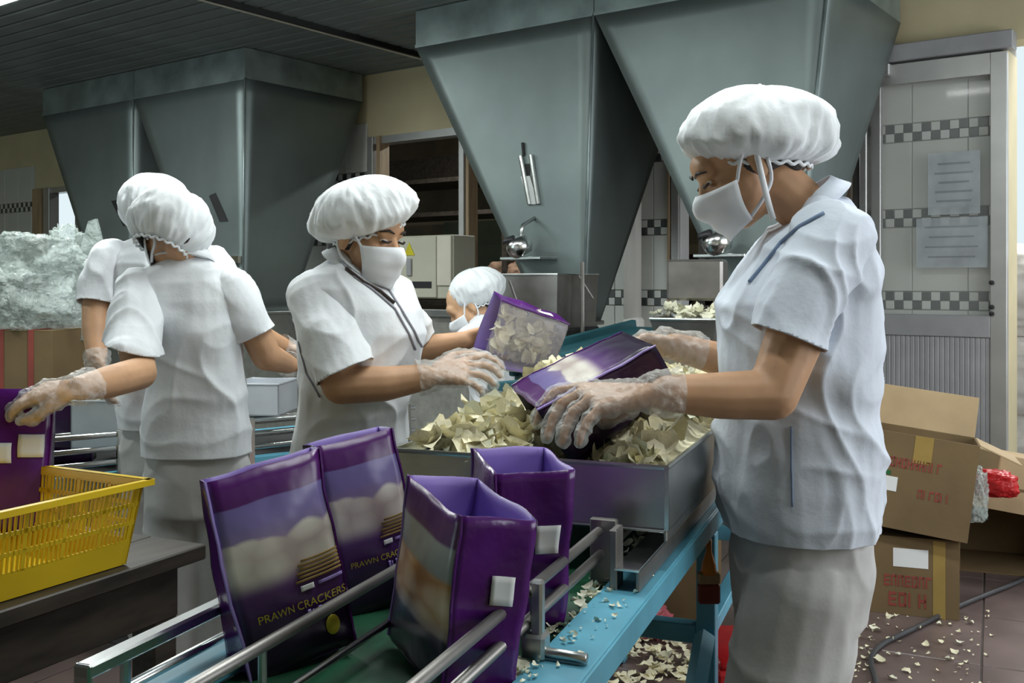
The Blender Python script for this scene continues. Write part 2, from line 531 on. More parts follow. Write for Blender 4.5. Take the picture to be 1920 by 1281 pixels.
# store room behind the window openings
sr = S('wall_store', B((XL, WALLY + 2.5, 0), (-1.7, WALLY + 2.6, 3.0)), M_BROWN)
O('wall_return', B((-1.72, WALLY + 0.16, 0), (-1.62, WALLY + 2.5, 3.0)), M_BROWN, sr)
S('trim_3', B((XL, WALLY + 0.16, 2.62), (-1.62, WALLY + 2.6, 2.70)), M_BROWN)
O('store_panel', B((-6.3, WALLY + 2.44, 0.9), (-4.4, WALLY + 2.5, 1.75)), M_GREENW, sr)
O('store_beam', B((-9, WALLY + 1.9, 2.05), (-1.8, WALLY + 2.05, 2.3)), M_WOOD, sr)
# yard beyond the doorway
S('yard_ground', B((-1.6, WALLY + 0.16, -0.1), (3.5, WALLY + 5.0, -0.004)), M_CONC)

# the aluminium door, swung open flat against the tiled wall
dx0, dx1 = tx(1636, WALLY - .06), tx(1890, WALLY - .06)
dy0, dy1 = WALLY - 0.085, WALLY - 0.045
door = S('door_1', B((dx0, dy0, 0.02), (dx0 + 0.045, dy1, DOORT - 0.06), bev=.003), M_ALU)
def dp(name, lo, hi, m, parent=door, bev=.003):
    return O(name, B(lo, hi, bev=bev), m, parent)
dp('door_stile', (dx1 - 0.07, dy0, 0.02), (dx1, dy1, DOORT - 0.06), M_ALU)
dp('door_rail', (dx0 + .045, dy0, DOORT - 0.16), (dx1 - .07, dy1, DOORT - 0.06), M_ALU)
dp('door_rail', (dx0 + .045, dy0, 0.92), (dx1 - .07, dy1, 1.02), M_ALUD)
dp('door_rail', (dx0 + .045, dy0, 0.02), (dx1 - .07, dy1, 0.14), M_ALUD)
dp('door_pane', (dx0 + .045, dy0 + .017, 1.02), (dx1 - .07, dy0 + .022, DOORT - 0.16), M_GLASS, bev=0)
fb = bmesh.new()
nfl = 22
fw = (dx1 - .07 - dx0 - .045) / nfl
for i in range(nfl):
    box(fb, (dx0 + .045 + i * fw + .002, dy0 + .008, .14), (dx0 + .045 + (i + 1) * fw - .002, dy0 + .03, .92), bev=.002)
box(fb, (dx0 + .045, dy0 + .011, .14), (dx1 - .07, dy0 + .03, .92))
O('door_panel', fb, M_ALUD, door)
for z in (1.06, 1.17, 1.03):
    O('door_bolt', lathe(bmesh.new(), [(.001, 0), (.011, 0), (.011, .012), (.001, .014)], Matrix.Translation((dx1 - .062, dy0, z)) @ Matrix.Rotation(R(90), 4, 'X'), 10), M_BLACK, door)
# door frame
df = S('door_2', B((dx0 - 0.06, WALLY - 0.10, DOORT - 0.05), (DR + 0.03, WALLY + 0.0, DOORT + 0.03), bev=.004), M_ALUD)
O('door_jamb', B((DR - 0.02, WALLY - 0.05, 0), (DR + 0.004, WALLY + 0.16, DOORT - .05), bev=.004), M_CREAM, df)
O('door_jamb', B((dx0 - 0.055, WALLY - 0.09, 0), (dx0 - 0.02, WALLY + 0.0, DOORT - .05), bev=.004), M_ALU, df)
O('closer_box', B((dx0 - 0.02, dy0 - 0.05, DOORT - 0.12), (dx0 + 0.10, dy0, DOORT - 0.06), bev=.006), M_ALU, df)
# translucent notices stuck on the glass
def notice(x0, y0, x1, y1, nlines, label):
    yy = dy0 + .012
    a, b = tx(x0, yy), tx(x1, yy)
    zt, zb = wz((x0 + x1) / 2, y0, yy), wz((x0 + x1) / 2, y1, yy)
    t = T('paper_notice', label, 'notice', (a, yy, zb))
    O('sheet', B((a, yy - .001, zb), (b, yy + .001, zt)), M_FILMN, t)
    h = zt - zb
    for k in range(nlines):
        z = zb + h * (0.2 + 0.6 * k / max(1, nlines - 1))
        ins = (b - a) * random.uniform(.12, .25)
        O('print_line', B((a + ins, yy - .002, z), (b - ins, yy - .001, z + h * .035)), M_INK, t)
    return t
notice(1740, 285, 1838, 402, 5, 'crumpled translucent sheet stuck high on the glass of the door')
notice(1718, 408, 1852, 502, 4, 'wide translucent sheet stuck on the door glass below the other one')

# fluorescent fittings under the ceiling
def tube_light(x, y, rz, label, power):
    t = T('fluorescent_light', label, 'ceiling light', (x, y, CEILZ - 0.07), 'fluorescent lights on the ceiling')
    M = Matrix.Translation((x, y, CEILZ)) @ Matrix.Rotation(rz, 4, 'Z')
    O('housing', B((-.65, -.06, -.035), (.65, .06, 0), M, .008), M_ALU, t)
    for s in (-1, 1):
        O('tube', TB([M @ V((-.6, s * .03, -.055)), M @ V((.6, s * .03, -.055))], .014, 10), M_TUBE, t, True)
    l = bpy.data.lights.new('tube_glow', 'AREA'); l.shape = 'RECTANGLE'; l.size = 1.2; l.size_y = .1
    l.energy = power; l.color = (0.94, 1.0, 0.98)
    lo = bpy.data.objects.new('tube_glow', l); COL.objects.link(lo)
    lo.location = (0, 0, -.005); lo.rotation_euler = (0, 0, rz); lo.parent = t
    return t
tube_light(-5.02, 2.5, 0, 'fluorescent batten light at the upper left end of the ceiling', 62)
for (x, y, rz, pw) in ((-1.2, 2.25, 0, 32), (-2.9, 2.0, 0, 34), (-0.5, 1.3, 0, 14), (-3.9, 0.8, 0, 22)):
    tube_light(x, y, rz, 'fluorescent batten light over the packing line', pw)
sl = tube_light(-4.6, 5.95, 0, 'batten light added to brighten the dim store room behind the windows', 34)  # added lamp, lifts the dark store room behind the openings
# ------------------------------------------------------------------ hoppers
def hopper(x0, x1, b0, b1, label, style):
    yF, yB, zc, zt, zb = 4.0, 5.0, 2.41, CEILZ - 0.004, 0.99
    t = T('hopper', label, 'hopper', ((x0 + x1) / 2, yF, zb), 'steel feed hoppers')
    g = 0.002
    xa, xb = x0 + g, x1 - g
    w = xb - xa
    ba, bb_ = xa + b0 * w, xa + b1 * w
    yb2 = yF + (0.15 if style != 'slot' else 0.38)
    # top collar
    bm = bmesh.new()
    hexa(bm, [V((xa, yF, zc)), V((xb, yF, zc)), V((xb, yB, zc)), V((xa, yB, zc))],
         [V((xa, yF, zt)), V((xb, yF, zt)), V((xb, yB, zt)), V((xa, yB, zt))])
    O('collar', bm, M_GALV_B, t)
    O('collar_lip', B((xa, yF - .006, zc - .008), (xb, yF, zc + .008)), M_GALV_B, t)
    # four sheets of the funnel, each with its own thickness
    top = [V((xa, yF, zc)), V((xb, yF, zc)), V((xb, yB, zc)), V((xa, yB, zc))]
    bot = [V((ba, yF + .0, zb)), V((bb_, yF + .0, zb)), V((bb_, yb2, zb)), V((ba, yb2, zb))]
    names = ['front_sheet', 'side_sheet', 'back_sheet', 'side_sheet']
    for k in range(4):
        j = (k + 1) % 4
        q = [bot[k], bot[j], top[j], top[k]]
        nx, nz = 12, 16
        bm = bmesh.new()
        grid = []
        nrm = (q[1] - q[0]).cross(q[3] - q[0]).normalized()
        for a in range(nz + 1):
            row = []
            for b in range(nx + 1):
                u, v = b / nx, a / nz
                p = q[0].lerp(q[1], u).lerp(q[3].lerp(q[2], u), v)
                edge = min(u, 1 - u, v, 1 - v)
                dmp = min(1, edge * 6)
                p = p + nrm * (0.010 * dmp * noise.noise(p * 2.3))
                row.append(bm.verts.new(p))
            grid.append(row)
        for a in range(nz):
            for b in range(nx):
                bm.faces.new((grid[a][b], grid[a][b + 1], grid[a + 1][b + 1], grid[a + 1][b]))
        o = O(names[k], bm, M_GALV, t, True)
        s = o.modifiers.new('thickness', 'SOLIDIFY'); s.thickness = 0.003; s.offset = -1
    # folded corner seams
    O('seam', TB([V((xb, yF - .002, zc)), V((bb_, yF - .002, zb))], .006, 6), M_GALV_B, t, True)
    # outlet spout
    O('spout', B((ba + .01, yF + .01, zb - .16), (bb_ - .01, yb2 - .01, zb + .01)), M_STEEL, t)
    O('spout_flange', B((ba - .015, yF - .015, zb - .02), (bb_ + .015, yb2 + .015, zb), bev=.004), M_STEEL, t)
    return t
XR0, XR1 = tx(779, 4.0), tx(1556, 4.0)
xm = (XR0 + XR1) / 2
XL0, XL1 = tx(80, 4.0), tx(460, 4.0)
xlm = (XL0 + XL1) / 2
h_r1 = hopper(XR0, xm, .74, .95, 'tall galvanised hopper with a sliding gate, left one of the nearer pair', 'gate')
h_r2 = hopper(xm, XR1, .66, .86, 'tall galvanised hopper above the right hand worker, beside the door', 'knob')
h_l1 = hopper(XL0, xlm, .70, .98, 'galvanised hopper farthest left in the hall, beside the film bags', 'slot')
h_l2 = hopper(xlm, XL1, .70, .98, 'galvanised hopper with a black slot, right one of the farther pair', 'slot')

def on_front(xp, yp):
    x = tx(xp, 4.0)
    return V((x, 4.0, wz(xp, yp, 4.0)))
# slots of the far pair
for (t, x0, y0, x1, y1) in ((h_l2, 398, 357, 422, 415), (h_l1, 217, 376, 240, 424)):
    a, b = on_front(x0, y0), on_front(x1, y1)
    bm = bmesh.new()
    w = V((.05, 0, 0))
    hexa(bm, [b + V((-.05, .004, 0)), b + V((.03, .004, 0)), b + V((.03, -.004, 0)), b + V((-.05, -.004, 0))],
         [a + V((-.05, .004, 0)), a + V((.03, .004, 0)), a + V((.03, -.004, 0)), a + V((-.05, -.004, 0))])
    O('slot', bm, M_DARK, t)
O('latch', B(on_front(437, 482) + V((0, -.03, 0)), on_front(455, 492) + V((0, 0, .0)), bev=.004), M_CHROME, h_l2)
# sliding gate of the near hopper
a, b = on_front(979, 293), on_front(1012, 383)
gb = bmesh.new()
tube(gb, [a + V((0, -.012, 0)), b + V((-.05, -.012, 0))], .012, 8)
tube(gb, [a + V((.06, -.012, 0)), b + V((.0, -.012, 0))], .012, 8)
O('gate_rails', gb, M_STEEL, h_r1)
hx = bmesh.new()
hexa(hx, [b + V((-.045, 0, 0)), b + V((0, 0, 0)), b + V((0, -.014, 0)), b + V((-.045, -.014, 0))],
     [a + V((.0, 0, -.10)), a + V((.055, 0, -.10)), a + V((.055, -.014, -.10)), a + V((.0, -.014, -.10))])
O('gate_plate', hx, M_ALU, h_r1)
O('gate_slot', B(a + V((.012, -.008, -.10)), a + V((.05, .002, -.04))), M_DARK, h_r1)
O('gate_rod', TB([on_front(982, 268) + V((0, -.01, 0)), on_front(984, 292) + V((0, -.01, 0))], .007, 6), M_DARK, h_r1)
# polished vibrator cans with their brackets
def vibrator(t, xp, yp):
    c = on_front(xp, yp) + V((0, -.13, 0))
    M = Matrix.Translation(c) @ Matrix.Rotation(R(-18), 4, 'Y') @ Matrix.Rotation(R(20), 4, 'X')
    O('vibrator_can', lathe(bmesh.new(), [(.001, -.05), (.045, -.045), (.062, -.02), (.062, .012), (.05, .035), (.02, .045), (.001, .046)], M, 18), M_CHROME, t, True)
    O('vibrator_cap', lathe(bmesh.new(), [(.001, .04), (.036, .04), (.03, .058), (.001, .062)], M @ Matrix.Translation((-.03, -.01, 0)), 14), M_BLACK, t, True)
    O('vibrator_arm', TB([c + V((0, .13, .14)), c + V((0, .03, .10)), c + V((0, .01, .04))], .009, 8), M_STEEL, t, True)
    O('vibrator_shelf', B(c + V((-.10, -.02, -.065)), c + V((.13, .13, -.05)), bev=.003), M_STEEL, t)
vibrator(h_r1, 1003, 463)
vibrator(h_r2, 1369, 455)

# ------------------------------------------------------------------ machines under the near hoppers
def open_bin(name, label, cx, Y, z0, z1, w, d, wb_, db_, rz, m, cat='bin', th=.004):
    """open topped sheet bin, tapering to its base"""
    c = gp(cx, Y, z0)
    t = T(name, label, cat, c)
    M = Matrix.Translation(c) @ Matrix.Rotation(rz, 4, 'Z')
    h = z1 - z0
    top = [V((-w / 2, -d / 2, h)), V((w / 2, -d / 2, h)), V((w / 2, d / 2, h)), V((-w / 2, d / 2, h))]
    bot = [V((-wb_ / 2, -db_ / 2, 0)), V((wb_ / 2, -db_ / 2, 0)), V((wb_ / 2, db_ / 2, 0)), V((-wb_ / 2, db_ / 2, 0))]
    nm = ['front_wall', 'side_wall', 'back_wall', 'side_wall']
    for k in range(4):
        j = (k + 1) % 4
        O(nm[k], slab(bmesh.new(), [M @ p for p in (bot[k], bot[j], top[j], top[k])], th), m, t)
    O('base', slab(bmesh.new(), [M @ p for p in bot], th), m, t)
    rb = bmesh.new()
    ring = [M @ p for p in top]
    tube(rb, ring + [ring[0]], .006, 6)
    O('rim', rb, M_STEEL, t)
    return t, M
bin1, BM1 = open_bin('weigh_bin', 'dull steel weigh bin under the hopper with the sliding gate', 1022, 4.62, .97, 1.205, .36, .34, .34, .32, 0, M_DULL)
O('bin_post', TB([gp(1092, 4.45, 0.02), gp(1092, 4.45, 1.26)], .010, 8), M_DULL, bin1)
O('bin_strut', TB([gp(1085, 4.45, 1.2), gp(1112, 4.45, 1.10)], .006, 8), M_DULL, bin1)
O('bin_strut', TB([gp(955, 4.45, 1.18), gp(985, 4.45, .98)], .006, 8), M_DULL, bin1)
O('bin_stand', B((-.2, -.16, -.95), (.2, .16, -.0), BM1, .01), M_DARK, bin1)
bin2, BM2 = open_bin('feed_cone', 'dark steel feed cone full of crackers beside the right hand worker', 1300, 3.86, .74, 1.035, .25, .32, .11, .15, R(12), M_DULL)
O('cone_stand', B((-.05, -.06, -.70), (.05, .06, .0), BM2, .01), M_DARK, bin2)
O('cone_hood', B((-.12, .05, .36), (.10, .16, .52), BM2, .01), M_DULL, bin2)
# teal cross conveyors below
def panel_box(name, label, cat, c, rz, size, m, pitch=0.0):
    M = Matrix.Translation(c) @ Matrix.Rotation(rz, 4, 'Z') @ Matrix.Rotation(pitch, 4, 'X')
    t = T(name, label, cat, c)
    sx, sy, sz = size
    O('frame_side', B((-sx / 2, -sy / 2, -sz), (-sx / 2 + .03, sy / 2, .03), M, .004), m, t)
    O('frame_side', B((sx / 2 - .03, -sy / 2, -sz), (sx / 2, sy / 2, .03), M, .004), m, t)
    O('belt', B((-sx / 2 + .03, -sy / 2, -.03), (sx / 2 - .03, sy / 2, 0), M), M_TEAL, t)
    O('roller', TB([M @ V((-sx / 2, -sy / 2, -.02)), M @ V((sx / 2, -sy / 2, -.02))], .03, 12), M_STEEL, t, True)
    for a_ in (-1, 1):
        for b_ in (-1, 1):
            p = M @ V((a_ * (sx / 2 - .02), b_ * (sy / 2 - .05), -sz))
            O('leg', B((p.x - .02, p.y - .02, 0.0), (p.x + .02, p.y + .02, p.z + .02)), m, t)
    return t
panel_box('incline_conveyor', 'teal inclined feed conveyor behind the tray, under the near hoppers', 'conveyor', gp(1120, 4.08, .925), R(36.2 - 52), (.30, .70, .07), M_TEAL, R(9))
panel_box('cross_conveyor', 'low teal conveyor with a steel nose roller just past the far end of the tray', 'conveyor', gp(1085, 3.58, .80), R(36.2 - 66), (.24, .60, .06), M_TEAL, R(2))
# white drain pipe in front of the tile pier
wp = T('drain_pipe', 'white vertical pipe with a white cup at its foot, before the tiled pier', 'pipe', gp(1186, 5.67, .93))
O('pipe', TB([gp(1186, 5.67, .95), gp(1186, 5.67, 2.1)], .05, 16), M_WPIPE, wp, True)
O('pipe_cup', lathe(bmesh.new(), [(.001, 0), (.05, 0), (.062, .03), (.06, .10), (.045, .12), (.001, .12)], Matrix.Translation(gp(1188, 5.67, .86)), 18), M_WPIPE, wp, True)
O('pipe_foot', TB([gp(1186, 5.67, 0.0), gp(1186, 5.67, .95)], .04, 12), M_STEEL, wp, True)

# electric cabinet on the window post
cbx0, cbx1 = tx(748, 4.8), tx(850, 4.8)
cz0, cz1 = wz(812, 560, 4.8), wz(812, 441, 4.8)
eb = T('electric_cabinet', 'beige electric cabinet with a yellow warning triangle beside the masked worker', 'cabinet', (cbx0, 4.8, cz0))
xs_ = tx(820, 4.8)
O('body', B((cbx0, 4.80, cz0), (cbx1, 5.02, cz1), bev=.006), M_BEIGE, eb)
O('door', B((cbx0 + .004, 4.785, cz0 + .006), (xs_, 4.80, cz1 - .006), bev=.004), M_BEIGE, eb)
O('side_door', B((xs_ + .006, 4.785, cz0 + .08), (tx(848, 4.8), 4.80, cz1 - .006), bev=.004), M_BEIGEL, eb)
sg = V((tx(767, 4.78), 4.783, wz(767, 470, 4.78)))
tb_ = bmesh.new()
tri = [sg + V((-.045, 0, -.03)), sg + V((.045, 0, -.03)), sg + V((0, 0, .05))]
lo_ = [tb_.verts.new(p) for p in tri]; hi_ = [tb_.verts.new(p + V((0, -.003, 0))) for p in tri]
tb_.faces.new(lo_); tb_.faces.new(hi_)
for k in range(3):
    tb_.faces.new((lo_[k], lo_[(k + 1) % 3], hi_[(k + 1) % 3], hi_[k]))
O('warning_triangle', tb_, M_SIGN, eb)
O('handle', B(sg + V((-.017, -.014, -.16)), sg + V((.022, 0, -.05)), bev=.004), M_ALUD, eb)
O('nameplate', B((tx(770, 4.78), 4.779, wz(770, 540, 4.78)), (tx(808, 4.78), 4.785, wz(770, 528, 4.78))), M_BLACK, eb)
# things stored behind the openings
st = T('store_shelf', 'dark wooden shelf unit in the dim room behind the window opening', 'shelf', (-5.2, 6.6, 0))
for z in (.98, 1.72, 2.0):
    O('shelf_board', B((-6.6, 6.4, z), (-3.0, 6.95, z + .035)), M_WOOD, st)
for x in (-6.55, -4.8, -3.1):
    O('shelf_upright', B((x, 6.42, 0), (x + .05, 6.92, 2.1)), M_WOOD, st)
def sack(loc, sx, sy, sz, m, label, seed, group=None, name='sack', cat='sack', vox=None, amp=.16, freq=7.0):
    bm = bmesh.new()
    bmesh.ops.create_icosphere(bm, subdivisions=5, radius=1.0)
    sd = V((seed * 3.1, seed * 1.7, seed * .9))
    for v in bm.verts:
        p = v.co.copy()
        q = V([math.copysign(abs(c) ** .7, c) for c in p])
        n = noise.noise(p * freq * .3 + sd) * amp + abs(noise.noise(p * freq + sd)) * amp * .55 + (abs(noise.noise(p * freq * 1.6 + sd)) + .6 * abs(noise.noise(p * freq * 3.1 + sd))) * amp * .45
        q = q * (1 + n - amp * .3)
        q.z = max(q.z, -.92)
        v.co = V((q.x * sx, q.y * sy, (q.z + .92) * sz)) + V(loc)
    o = O(name, bm, m, None, True)
    return tag(o, label, cat, group)
sack((-4.78, 6.62, 1.016), .25, .2, .17, M_JUTE, 'brown sack on the store shelf seen past the masked worker', 1)
sack((-4.05, 6.62, 1.016), .30, .2, .12, M_JUTE, 'flat brown sack on the store shelf behind the near hopper', 2)
sack((-3.45, 6.62, 1.016), .26, .2, .19, M_JUTE, 'brown sack at the right end of the store shelf', 3)

# ------------------------------------------------------------------ main conveyor
cnv = T('conveyor', 'long blue framed conveyor with green belt and chrome guide rails in the foreground', 'conveyor', cv(-.57, 1.6, 0))
D0, D1 = .25, 3.25
def CB(name, lo, hi, m, bev=.0, parent=cnv):
    return O(name, B(lo, hi, CV, bev), m, parent)
CB('belt', (-.755, D0, .672), (-.415, D1, .69), M_BELT)
CB('bed', (-.75, D0, .63), (-.42, D1, .668), M_DARK)
CB('side_beam', (-.42, D0, .694), (-.345, D1, .704), M_BLUE, .002)
CB('side_beam_web', (-.352, D0, .660), (-.343, D1, .70), M_BLUE, .002)
CB('side_beam', (-.825, D0, .694), (-.75, D1, .704), M_BLUE, .002)
CB('side_beam_web', (-.827, D0, .622), (-.818, D1, .70), M_BLUE, .002)
def rail(a, z, d0, d1, r=.007, m=M_CHROME, name='guide_rail'):
    return O(name, TB([cv(a, d0, z), cv(a, d1, z)], r, 10), m, cnv, True)
rail(-.432, .783, D0, 1.52, .0075, M_DULL)
rail(-.432, .745, D0, 2.4, .0075, M_DULL)
rail(-.655, .768, D0, 1.55, .0075, M_DULL)
rail(-.625, .722, D0, 1.55, .005)
O('guide_rail', B((-.812, .835, .752), (-.79, 1.56, .768), CV, .003), M_CHROME, cnv)
rail(-.80, .720, .60, 1.56, .006)
O('rail_end', B((-.812, .835, .60), (-.79, .842, .768), CV, .002), M_CHROME, cnv)
def bracket(d, long=True):
    O('rail_post', B((-.425, d - .008, .655), (-.409, d + .008, .80), CV, .003), M_STEEL, cnv)
    if long:
        O('rail_rod', TB([cv(-.43, d, .712), cv(-.352, d - .005, .712)], .007, 8), M_STEEL, cnv, True)
        O('rail_clamp', B((-.436, d - .014, .702), (-.404, d + .014, .735), CV, .004), M_STEEL, cnv)
bracket(1.19)
bracket(.62)
O('rail_post', TB([cv(-.432, 1.12, .78), cv(-.432, 1.12, .70)], .006, 8), M_STEEL, cnv)
for d in (.95, 1.45):
    O('rail_post', TB([cv(-.655, d, .69), cv(-.655, d, .768)], .005, 8), M_STEEL, cnv)
for d in (.9, 1.4):
    O('rail_post', TB([cv(-.80, d, .70), cv(-.80, d, .755)], .006, 8), M_STEEL, cnv)
# tray support: flat bar and angle iron on the beam
O('support_bar', B((-.407, 1.49, .70), (-.395, 1.53, .795), CV, .002), M_DULL, cnv)
O('support_plate', B((-.45, 1.532, .70), (-.407, 1.545, .80), CV, .002), M_DULL, cnv)
O('angle_iron', B((-.366, 1.49, .704), (-.36, 3.0, .735), CV, .001), M_DULL, cnv)
O('angle_iron', B((-.40, 1.49, .733), (-.36, 3.0, .738), CV, .001), M_CHROME, cnv)
# legs
for d in (.55, 2.16, 3.05):
    for a in (-.375, -.80):
        CB('leg', (a - .02, d - .02, 0.0), (a + .02, d + .02, .64), M_BLUE, .002)
    CB('cross_beam', (-.78, d - .018, .405), (-.395, d + .018, .445), M_BLUE, .002)
lb = bmesh.new()
tube(lb, [cv(-.375, 2.13, .43), cv(-.375, 1.55, .03)], .022, 4)
O('brace', lb, M_BLUE, cnv)
CB('side_rail', (-.395, 2.18, .415), (-.36, 3.03, .445), M_BLUE, .002)

# steel sorting tray
tr = T('sorting_tray', 'long shallow steel sorting tray heaped with crackers on the conveyor', 'tray', cv(-.589, 2.4, .77))
TA0, TA1, TD0, TD1, TZ0, TZ1 = -.838, -.344, 1.612, 3.22, .772, .872
def TW(name, lo, hi):
    return O(name, B(lo, hi, CV, .002), M_STEEL, tr)
TW('front_wall', (TA0, TD0, TZ0), (TA1, TD0 + .006, TZ1))
TW('back_wall', (TA0, TD1, TZ0), (TA1, TD1 + .006, TZ1))
TW('side_wall', (TA1 - .006, TD0, TZ0 - .02), (TA1, TD1, TZ1))
TW('side_wall', (TA0, TD0, TZ0), (TA0 + .006, TD1, TZ1))
TW('tray_base', (TA0, TD0, TZ0 - .006), (TA1, TD1, TZ0))
O('green_liner', B((TA0 + .008, TD0 + .008, TZ0), (TA1 - .008, TD1 - .004, TZ0 + .07), CV), M_BELT, tr)
rm = bmesh.new()
tube(rm, [cv(TA0, TD0, TZ1), cv(TA1, TD0, TZ1), cv(TA1, TD1, TZ1), cv(TA0, TD1, TZ1), cv(TA0, TD0, TZ1)], .0045, 6)
O('rolled_rim', rm, M_STEEL, tr)
O('corner_strip', B((TA1 - .004, TD0 - .003, TZ0), (TA1 + .003, TD0 + .004, TZ1), CV), M_CHROME, tr)

# ------------------------------------------------------------------ table and basket on the left
TM = Matrix.Translation(gp(388, 2.17, 0)) @ Matrix.Rotation(R(36.2 - 26), 4, 'Z')
tbl = T('wooden_table', 'dark brown wooden table carrying the yellow basket', 'table', TM @ V((-.38, -.6, 0)))
for k in range(5):
    O('table_plank', B((-.78 + k * .156 + .001, -1.4, .578), (-.78 + (k + 1) * .156 - .001, 0, .61), TM, .003), M_WOOD, tbl)
O('apron', B((-.055, -1.35, .47), (-.028, -.055, .576), TM, .002), M_WOOD, tbl)
O('apron', B((-.74, -.075, .47), (-.055, -.05, .576), TM, .002), M_WOOD, tbl)
for (x, y) in ((-.095, -.12), (-.74, -.12), (-.095, -.52), (-.095, -1.32), (-.74, -1.32)):
    O('leg', B((x, y, 0), (x + .065, y + .065, .576), TM, .004), M_WOOD, tbl)
O('stretcher', B((-.078, -1.29, .18), (-.045, -.10, .23), TM, .003), M_WOOD, tbl)

BKM = Matrix.Translation(gp(272, 2.02, .612)) @ Matrix.Rotation(R(36.2 - 28), 4, 'Z')
bk = T('plastic_basket', 'yellow slotted plastic basket on the dark table', 'basket', BKM @ V((-.16, -.22, 0)))
bw, bl, bh = .37, .52, .166
inset = .025
# corners: x from -bw to 0, y from -bl to 0
def bpt(u, v, s):
    """u,v in 0..1 over the plan, s in 0..1 over the height"""
    i = inset * (1 - s)
    return BKM @ V((-bw + i + u * (bw - 2 * i), -bl + i + v * (bl - 2 * i), s * bh))
def basket_side(c0, c1, inward, n):
    bm = bmesh.new()
    def bar(u0, u1, s0, s1, th=.004):
        def q(u, s, k):
            p = bpt(c0[0] + (c1[0] - c0[0]) * u, c0[1] + (c1[1] - c0[1]) * u, s)
            return p + inward * (th if k else 0)
        hexa(bm, [q(u0, s0, 0), q(u1, s0, 0), q(u1, s0, 1), q(u0, s0, 1)], [q(u0, s1, 0), q(u1, s1, 0), q(u1, s1, 1), q(u0, s1, 1)])
    bar(0, 1, 0, .30)
    for s0, s1 in ((.47, .52), (.69, .74), (.90, 1.0)):
        bar(0, 1, s0, s1)
    for k in range(n + 1):
        u = k / n
        w = .17 / n
        if k % 8 == 0: w = .4 / n
        bar(max(0, u - w), min(1, u + w), .28, .92)
    return bm
iv = [BKM.to_3x3() @ V(d) for d in ((-1, 0, 0), (0, -1, 0), (1, 0, 0), (0, 1, 0))]
O('slotted_side', basket_side((1, 0), (1, 1), iv[0], 48), M_YEL, bk)
O('slotted_side', basket_side((1, 1), (0, 1), iv[1], 32), M_YEL, bk)
O('slotted_side', basket_side((0, 1), (0, 0), iv[2], 48), M_YEL, bk)
O('slotted_side', basket_side((0, 0), (1, 0), iv[3], 32), M_YEL, bk)
rb = bmesh.new()
rim = [bpt(1, 0, 1), bpt(1, 1, 1), bpt(0, 1, 1), bpt(0, 0, 1)]
for k in range(4):
    p, q = rim[k], rim[(k + 1) % 4]
    d = (q - p).normalized(); o_ = V((d.y, -d.x, 0))
    hexa(rb, [p - d * .012 - o_ * .004 + V((0, 0, -.012)), q + d * .012 - o_ * .004 + V((0, 0, -.012)), q + d * .012 + o_ * .014 + V((0, 0, -.012)), p - d * .012 + o_ * .014 + V((0, 0, -.012))],
         [p - d * .012 - o_ * .004, q + d * .012 - o_ * .004, q + d * .012 + o_ * .014, p - d * .012 + o_ * .014])
O('rim', rb, M_YEL, bk)
O('base', slab(bmesh.new(), [bpt(0, 0, 0), bpt(1, 0, 0), bpt(1, 1, 0), bpt(0, 1, 0)], -.004), M_YEL, bk)
for (u, v) in ((.98, .02), (.98, .98), (.02, .98), (.02, .02)):
    O('corner_rib', TB([bpt(u, v, .02), bpt(u, v, .97)], .008, 6), M_YEL, bk)

# ------------------------------------------------------------------ second line on the left
BF = Matrix.Translation(K @ V((-.96, 3.55, 0))) @ Matrix.Rotation(R(36.2 - 52), 4, 'Z')
c2 = T('conveyor', 'farther conveyor with stacked chrome rails, behind the worker with her back turned', 'conveyor', BF @ V((-.3, .1, 0)))
def FB(name, lo, hi, m, bev=.002):
    return O(name, B(lo, hi, BF, bev), m, c2)
FB('belt', (-.62, -1.3, .53), (-.06, .74, .55), M_DARK)
FB('side_beam', (-.05, -1.3, .47), (-.01, .74, .55), M_BLUE)
FB('side_beam', (-.66, -1.3, .47), (-.62, .74, .55), M_BLUE)
for z in (.585, .63, .675):
    O('guide_rail', TB([BF @ V((-.015, -1.3, z)), BF @ V((-.015, .74, z))], .009, 8), M_CHROME, c2, True)
for z in (.60, .66):
    O('guide_rail', TB([BF @ V((-.20, -1.3, z)), BF @ V((-.20, .74, z))], .009, 8), M_CHROME, c2, True)
for d in (-1.1, -.74, -.4, .05, .28, .48, .70):
    FB('rail_post', (-.012, d - .012, .49), (.006, d + .012, .69), M_CHROME)
for d in (-1.1, -.2, .68):
    for a in (-.03, -.64):
        FB('leg', (a - .02, d - .02, 0), (a + .02, d + .02, .49), M_BLUE)
    FB('cross_beam', (-.64, d - .015, .30), (-.03, d + .015, .34), M_BLUE)
# steel boxes and white tray on the second line
def sheet_box(name, label, cat, M, size, m, lip=True):
    t = T(name, label, cat, M.translation)
    sx, sy, sz = size
    th = .004
    O('front_wall', B((-sx / 2, -sy / 2, 0), (sx / 2, -sy / 2 + th, sz), M), m, t)
    O('back_wall', B((-sx / 2, sy / 2 - th, 0), (sx / 2, sy / 2, sz), M), m, t)
    O('side_wall', B((-sx / 2, -sy / 2, 0), (-sx / 2 + th, sy / 2, sz), M), m, t)
    O('side_wall', B((sx / 2 - th, -sy / 2, 0), (sx / 2, sy / 2, sz), M), m, t)
    O('base', B((-sx / 2, -sy / 2, 0), (sx / 2, sy / 2, th), M), m, t)
    r_ = bmesh.new()
    ps = [M @ V((a * sx / 2, b * sy / 2, sz)) for a, b in ((-1, -1), (1, -1), (1, 1), (-1, 1), (-1, -1))]
    tube(r_, ps, .005, 6)
    O('rim', r_, m, t)
    return t
def onB(xp, Y, z):
    p = gp(xp, Y, z)
    return Matrix.Translation(p) @ Matrix.Rotation(R(36.2 - 6), 4, 'Z')
